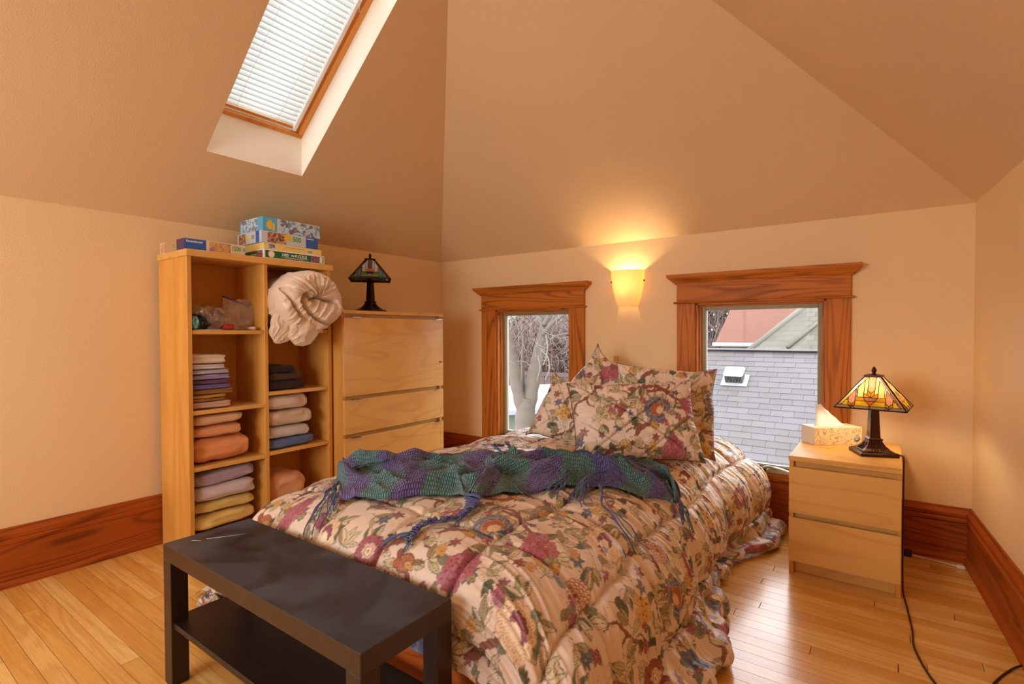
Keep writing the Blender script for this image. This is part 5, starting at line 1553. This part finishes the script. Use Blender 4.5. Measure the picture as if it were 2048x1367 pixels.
lathe('bulb', [(.010, .08), (.014, .095), (.024, .12), (.026, .135), (.020, .15), (.001, .16)], eb.m, sn_, 14).location = (0, -.058, 0)
point_light('sconce_glow', (0, -.058, .165), 6.5, (1, .70, .38), .02, sn_)

# ------------------------------------------------------------------ small things
o = box('wall_plate', (-1.553, -1.520, YB-.010, YB-.0005, .922, .962), plain('amber_plastic', L(216, 160, 70), .35), None, .003); tag(o, 'small amber plate on the wall just behind the tallest pillow', 'wall plate')
ec = thing('extension_cord', 'grey-white extension cord with a brown inline box by the nightstand', 'cord', (.078, 3.262, 0))
box('inline_box', (-.016, .016, -.012, .012, .0, .034), M['brown_cord'], ec, .004)
tube('cord', smooth_pts([(-.022, .01, .010), (-.005, .0, .014), (.03, -.006, .010), (.075, .0, .005), (.12, -.004, .005), (.16, -.016, .005), (.188, -.030, .006)]), .0032, M['white'], ec, 8)
pg = box('plug', (.182, .214, -.046, -.026, .001, .017), M['white'], ec, .004)
for k in (-.004, .004): box('prong', (.213, .226, -.037+k, -.035+k, .006, .012), M['chrome'], pg, 0)
# ------------------------------------------------------------------ outside the windows
def at(u, v, Y):
    d = _f+_r*((u-1024)/F_PX)-_u*((v-683.5)/F_PX)
    return Vector((0, 0, CAM_H))+d*(Y/d.y)
def shingle_mat(name, c, amt=.25):
    t = NT(name); oi = t.n('ObjectInfo'); v = t.coord('Position')
    n1 = t.noise(v, 90, 2); n2 = t.noise(v, 2.5, 2)
    col = t.mix(oi.outputs['Random'], tuple(x*(1-amt) for x in c[:3])+(1,), tuple(min(1, x*(1+amt)) for x in c[:3])+(1,))
    col = t.mix(t.math('MULTIPLY', n1, .3), col, (.04, .038, .04, 1)); col = t.mix(t.math('MULTIPLY', n2, .2), col, L(120, 118, 122))
    t.bsdf(col, .9); return t.m
RY, RZ, RP, EXPO = 8.0, .895, .70, .105
ang = math.atan(RP); ca_, sa_ = math.cos(ang), math.sin(ang)
roof_m = shingle_mat('grey_asphalt_shingle', L(86, 82, 83), .14)
nb = thing('neighbour_roof', 'grey shingled roof of the next house seen through the right window', 'roof')
slab = [(-3.3, RY, RZ-.03), (3.2, RY, RZ-.03), (3.2, RY-3.4, RZ-.03-3.4*RP), (-3.3, RY-3.4, RZ-.03-3.4*RP)]
V = slab+[(x, y, z-.2) for x, y, z in slab]+[(-3.3, RY+3.4, RZ-.03-3.4*RP), (3.2, RY+3.4, RZ-.03-3.4*RP)]
link('roof_deck', mesh('roof_deck', V, [(3, 2, 1, 0), (4, 5, 6, 7), (0, 1, 9, 8), (2, 3, 7, 6)]), shingle_mat('grey_roof_base', L(76, 73, 76)), nb)
bm = bmesh.new(); bbox(bm, 0, .247, 0, EXPO+.02, 0, .010)
sm = bm_mesh('shingle', bm); sm.materials.append(roof_m)
g = random.Random(9)
for r in range(25):
    y0 = RY-.06-(r+1)*EXPO*ca_; z0 = RZ-.03-.06*RP-(r+1)*EXPO*sa_
    off = (r % 2)*.125+g.uniform(-.03, .03)
    xa = -2.55+r*.025
    n = int((2.35-r*.025)/.25)+1
    for k in range(n):
        o = bpy.data.objects.new('shingle', sm); COL.objects.link(o); o.parent = nb
        o.location = (xa+off+k*.25, y0, z0+.006+.002*g.random()); o.rotation_euler = (ang-.06, 0, 0)
box('ridge_cap', (-3.3, 3.2, -.10, .02, -.040, -.024), shingle_mat('ridge_cap_shingle', L(92, 88, 89)), nb, 0).location = (0, RY, RZ+.012)
vt = thing('roof_vent', 'small white-topped box vent on the shingled roof', 'vent')
vp = at(1468, 742, 7.35); vp.z = RZ-.03-(RY-vp.y)*RP+.03
vt.location = vp; vt.rotation_euler = (ang, 0, 0)
whm = plain('vent_white', L(138, 140, 144), .5); vgm = plain('vent_grille', L(66, 63, 63), .7)
box('flashing', (-.165, .165, -.05, .19, -.004, .004), whm, vt, .002)
box('hood', (-.125, .125, -.01, .19, .105, .150), whm, vt, .02)
for k in range(12): box('grille_bar', (-.110+k*.0187, -.100+k*.0187, .004, .17, .0, .108), vgm, vt, 0)
# red-brown roof with a white gutter, farther back
rr = thing('brown_roof', 'reddish brown roof with a white gutter behind the shingled ridge', 'roof')
t = NT('brown_roof_tiles'); br = t.n('TexBrick'); br.inputs['Scale'].default_value = 9; br.inputs['Color1'].default_value = L(106, 68, 52); br.inputs['Color2'].default_value = L(96, 60, 46); br.inputs['Mortar'].default_value = L(84, 52, 42)
mpv = t.coord('Object', (1, 1, 1)); t.l(mpv, br.inputs['Vector']); t.bsdf(br.outputs[0], .9)
a, b = at(1431, 684, 13.0), at(1560, 690, 13.0)
z0 = a.z
V = [(a.x, 13, z0), (b.x+1.5, 13, z0), (b.x+1.5, 16.5, z0+3.2), (a.x+.5, 16.5, z0+3.2)]
V += [(x, y, z-.12) for x, y, z in V]
link('roof_plane', mesh('roof_plane', V, [(0, 1, 2, 3), (7, 6, 5, 4), (0, 4, 5, 1), (0, 3, 7, 4), (1, 5, 6, 2)]), t.m, rr)
box('gutter', (a.x-.05, b.x+.5, 12.88, 13.02, z0-.10, z0-.005), whm, rr, .02)
box('house_wall', (a.x+.1, b.x+1.4, 13.1, 16, -5, z0-.05), plain('ochre_siding', L(130, 104, 68), .8), rr, 0)
# greenish hip roof on the right
hr = thing('hip_roof', 'mossy grey hip roof rising at the right behind the shingled ridge', 'roof')
t = NT('mossy_roof_shingles'); br = t.n('TexBrick'); br.inputs['Scale'].default_value = 6; br.inputs['Color1'].default_value = L(88, 84, 72); br.inputs['Color2'].default_value = L(72, 70, 60); br.inputs['Mortar'].default_value = L(60, 57, 50); br.inputs['Mortar Size'].default_value = .012
t.l(t.coord('Generated', (1.2, 1.2, 1.2)), br.inputs['Vector']); t.bsdf(br.outputs[0], .9)
e0, pk, e1 = at(1496, 702, 9.6), at(1660, 572, 12.0), at(1800, 700, 9.6)
V = [tuple(e0), tuple(e1), tuple(pk), (e0.x, 14.4, e0.z), (e1.x, 14.4, e1.z), (e0.x, 9.6, -4), (e1.x, 9.6, -4)]
link('roof_plane', mesh('roof_plane', V, [(0, 1, 2), (3, 0, 2), (1, 4, 2), (4, 3, 2), (0, 5, 6, 1)]), t.m, hr)
tube('hip_cap', [tuple(e0), tuple((e0+pk)/2), tuple(pk)], .05, plain('hip_cap_grey', L(92, 88, 78), .9), hr, 6)
q0, q1 = at(1575, 694, 9.66), at(1650, 634, 10.7)
tube('valley_cap', [tuple(q0), tuple((q0+q1)/2), tuple(q1)], .03, plain('valley_grey', L(84, 80, 70), .9), hr, 6)

# ground, snow, houses and the bare tree beyond the left window
def ground():
    n = 60
    X, Y = np.meshgrid(np.linspace(-70, 40, n), np.linspace(4.6, 90, n), indexing='ij')
    Z = -5.0+.045*np.maximum(Y-25, 0)+.2*noise2(X*.1, Y*.1, 3)
    t = NT('winter_ground'); v = t.coord('Position'); f = t.noise(v, .35, 4, .6)
    t.bsdf(t.ramp(f, [(.35, L(78, 69, 67)), (.5, L(98, 90, 90)), (.62, L(112, 113, 120))]), .95)
    o = link('winter_ground', grid_mesh('winter_ground', np.stack([X, Y, Z], -1)), t.m)
    tag(o, 'brown and snowy garden ground beyond the windows', 'ground', kind='structure')
ground()
snow = plain('snow', L(116, 118, 126), .8, .02, 8); bark = plain('grey_tan_bark', L(84, 74, 64), .9, .01, 30); twig = plain('brown_twigs', L(98, 80, 74), .9); twig2 = plain('pale_twigs', L(100, 90, 82), .9)
sr = thing('garage', 'garage with a snow-covered roof and green wall behind the bare tree', 'building')
p0, p1, p2, p3 = at(985, 822, 11.5), at(1250, 812, 11.5), at(1250, 762, 14.5), at(985, 772, 14.5)
V = [tuple(p0), tuple(p1), tuple(p2), tuple(p3)]; V += [(x, y, z-.12) for x, y, z in V]
link('snowy_roof', mesh('snowy_roof', V, [(0, 1, 2, 3), (7, 6, 5, 4), (0, 4, 5, 1), (1, 5, 6, 2), (2, 6, 7, 3), (3, 7, 4, 0)]), snow, sr)
box('garage_wall', (p0.x+.2, p1.x-.2, 11.8, 14.4, -5, p0.z-.02), plain('pale_green_siding', L(78, 88, 72), .8), sr, 0)
fb = plain('fence_boards', L(86, 68, 62), .9)
ff = thing('board_fence', 'brown board fence behind the snowy garage roof', 'fence')
fa, fe = at(985, 752, 18), at(1250, 742, 18)
zt = (fa.z+fe.z)/2
x = fa.x
while x < fe.x:
    box('board', (x, x+.27, 18, 18.04, zt-1.7, zt+.06), fb, ff, 0); x += .30
box('rail', (fa.x, fe.x, 17.97, 18.0, zt-.10, zt+.0), fb, ff, 0)
def house(label, x0, x1, y, z0, z1, zr_, wallc, roofc, wins):
    h = thing('house', label, 'building', (x0, y, z0))
    w = x1-x0
    prism('gable_wall', [(0, 0), (w, 0), (w, z1-z0), (w/2, zr_-z0), (0, z1-z0)], 'y', 0, 7, plain('siding', L(*wallc), .9), h)
    rm = plain('house_roof', L(*roofc), .9)
    for s in (0, 1):
        q = [(-.4, z1-z0-.25), (w/2, zr_-z0+.12), (w/2, zr_-z0+.32), (-.4, z1-z0-.05)]
        if s: q = [(w-a_, b_) for a_, b_ in q]
        prism('roof_slope', q, 'y', -.3, 7.3, rm, h)
    gm = plain('dark_window_glass', L(70, 66, 74), .2)
    for (a_, b_, c_, d_) in wins: box('house_window', (a_, b_, -.05, .02, c_, d_), gm, h, 0)
pA = at(1022, 694, 34)
house('pale yellow gabled house far beyond the tree', pA.x-.4, pA.x+3.2, 34, -4.5, pA.z+1.2, pA.z+2.6, (126, 112, 82), (80, 68, 70), ((.5, 1.1, 5.0, 6.2), (2.2, 2.8, 5.0, 6.2)))
pB = at(1078, 690, 44)
house('tan house with a grey roof far beyond the tree', pB.x, pB.x+6, 44, -4.5, pB.z+.6, pB.z+2.0, (124, 106, 90), (84, 74, 76), ((1, 2, 4.5, 5.6), (4, 5, 4.5, 5.6)))
# leafless thickets
def thicket(label, c, r, n, seed, mat):
    g = random.Random(seed); ls = []
    for k in range(n):
        a = g.random()*6.28; q = math.sqrt(g.random())*r
        x, y = c[0]+q*math.cos(a), c[1]+q*math.sin(a)*.4
        h = c[3]*g.uniform(.55, 1.0); p = [(x, y, c[2])]; dx, dy = g.uniform(-.25, .25), g.uniform(-.2, .2)
        for i in range(1, 5): p.append((x+dx*h*i/4+g.uniform(-.08, .08)*h/3, y+dy*h*i/4, c[2]+h*i/4))
        ls.append(p)
        for j in range(6):
            b = p[g.choice((1, 2, 3))]; l_ = h*.3
            e = (b[0]+g.uniform(-1, 1)*l_, b[1]+g.uniform(-.5, .5)*l_, b[2]+g.uniform(.2, 1)*l_)
            ls.append([b, tuple((b[i]+e[i])/2+g.uniform(-.06, .06)*l_ for i in range(3)), e])
    o = tubes('bare_thicket', ls, .018, mat, None, 3); tag(o, label, 'thicket', kind='stuff')
pc = at(1110, 745, 22); thicket('reddish bare brush right of the bare tree', (pc.x, 22, pc.z-1.2, 5.0), 3.6, 150, 3, plain('russet_twigs', L(92, 68, 62), .9))
pc = at(1040, 720, 27); thicket('grey brown bare trees behind the fence', (pc.x, 27, pc.z-3, 7.5), 6, 170, 5, twig)
pc = at(1418, 690, 20); thicket('mauve bare trees beside the brown roof', (pc.x, 20, pc.z-2, 6.5), 2.2, 150, 7, twig)
pc = at(1090, 690, 66); thicket('hazy distant bare trees on the horizon', (pc.x, 66, -4, 12), 18, 260, 8, twig2)
# the tree itself
def tree():
    t = thing('bare_tree', 'pale forked leafless tree standing close to the left window', 'tree')
    TY = 8.0
    W = lambda pts, dy=0: [tuple(at(u, v, TY+dy*i/len(pts))) for i, (u, v) in enumerate(pts)]
    def limb(name, px_, r0, r1, dy=0, parent=t):
        p = smooth_pts(W(px_, dy), 6); n = len(p)
        k = .0086                                      # metres per photograph pixel at this distance
        rr_ = [(r0+(r1-r0)*i/(n-1))*k*(1+.06*math.sin(i*1.3)) for i in range(n)]
        return tube(name, p, rr_, bark if r0 > 2.2 else twig2, parent, 12 if r0 > 5 else 6), p
    base = at(1050, 858, TY)
    limb('trunk', [(1053, 1320), (1052, 1000), (1050, 900), (1050, 850), (1051, 815), (1053, 795)], 30, 17)
    limb('limb', [(1050, 832), (1040, 800), (1032, 765), (1027, 730), (1023, 700), (1017, 672), (1008, 640), (1000, 600)], 15, 6, -.6)
    limb('limb', [(1052, 832), (1060, 795), (1066, 760), (1072, 730), (1077, 705), (1083, 680), (1088, 655), (1085, 625), (1078, 590)], 17, 8, .5)
    limb('limb', [(1046, 815), (1046, 770), (1045, 720), (1046, 690), (1044, 650)], 5, 2.5, .5)
    for i, (pts, r0, r1, dy) in enumerate(((((1086, 668), (1098, 655), (1112, 640), (1130, 628), (1150, 612)), 5, 2, -.5), (((1088, 650), (1096, 630), (1100, 605)), 5, 3, .3), (((1089, 662), (1080, 640), (1070, 628), (1060, 612)), 4.5, 2.5, .4),
          (((1090, 690), (1105, 676), (1125, 668), (1150, 664)), 3.5, 1.5, -.4), (((1096, 655), (1108, 632), (1112, 606)), 4, 2, .3), (((1022, 700), (1030, 680), (1042, 664), (1052, 640)), 2.5, 1, -.3), (((1083, 700), (1096, 715), (1098, 740), (1090, 760)), 2, 1, -.6),
          (((1076, 712), (1080, 735), (1074, 760)), 1.8, .8, -.7), (((1091, 665), (1095, 690), (1092, 715), (1086, 730)), 2, 1, -.8), (((1100, 668), (1120, 676), (1140, 672)), 2, .8, .2), (((1018, 672), (1024, 650), (1022, 625)), 2.4, 1, .3))):
        limb('branch', pts, r0, r1, dy)
    g = random.Random(12); tw = []
    for k in range(230):
        u, v = g.uniform(1005, 1150), g.uniform(600, 745); a = g.uniform(-2.6, -.5); l_ = g.uniform(14, 40); dy = g.uniform(-.9, .9)
        p = [at(u, v, TY+dy)]
        for i in range(3):
            a += g.uniform(-.5, .5); u += l_/3*math.cos(a); v += l_/3*math.sin(a); p.append(at(u, v, TY+dy+.1*i))
        tw.append([tuple(q) for q in p])
    o = tubes('twigs', tw, .0045, twig2, t, 3); o['kind'] = 'stuff'
tree()
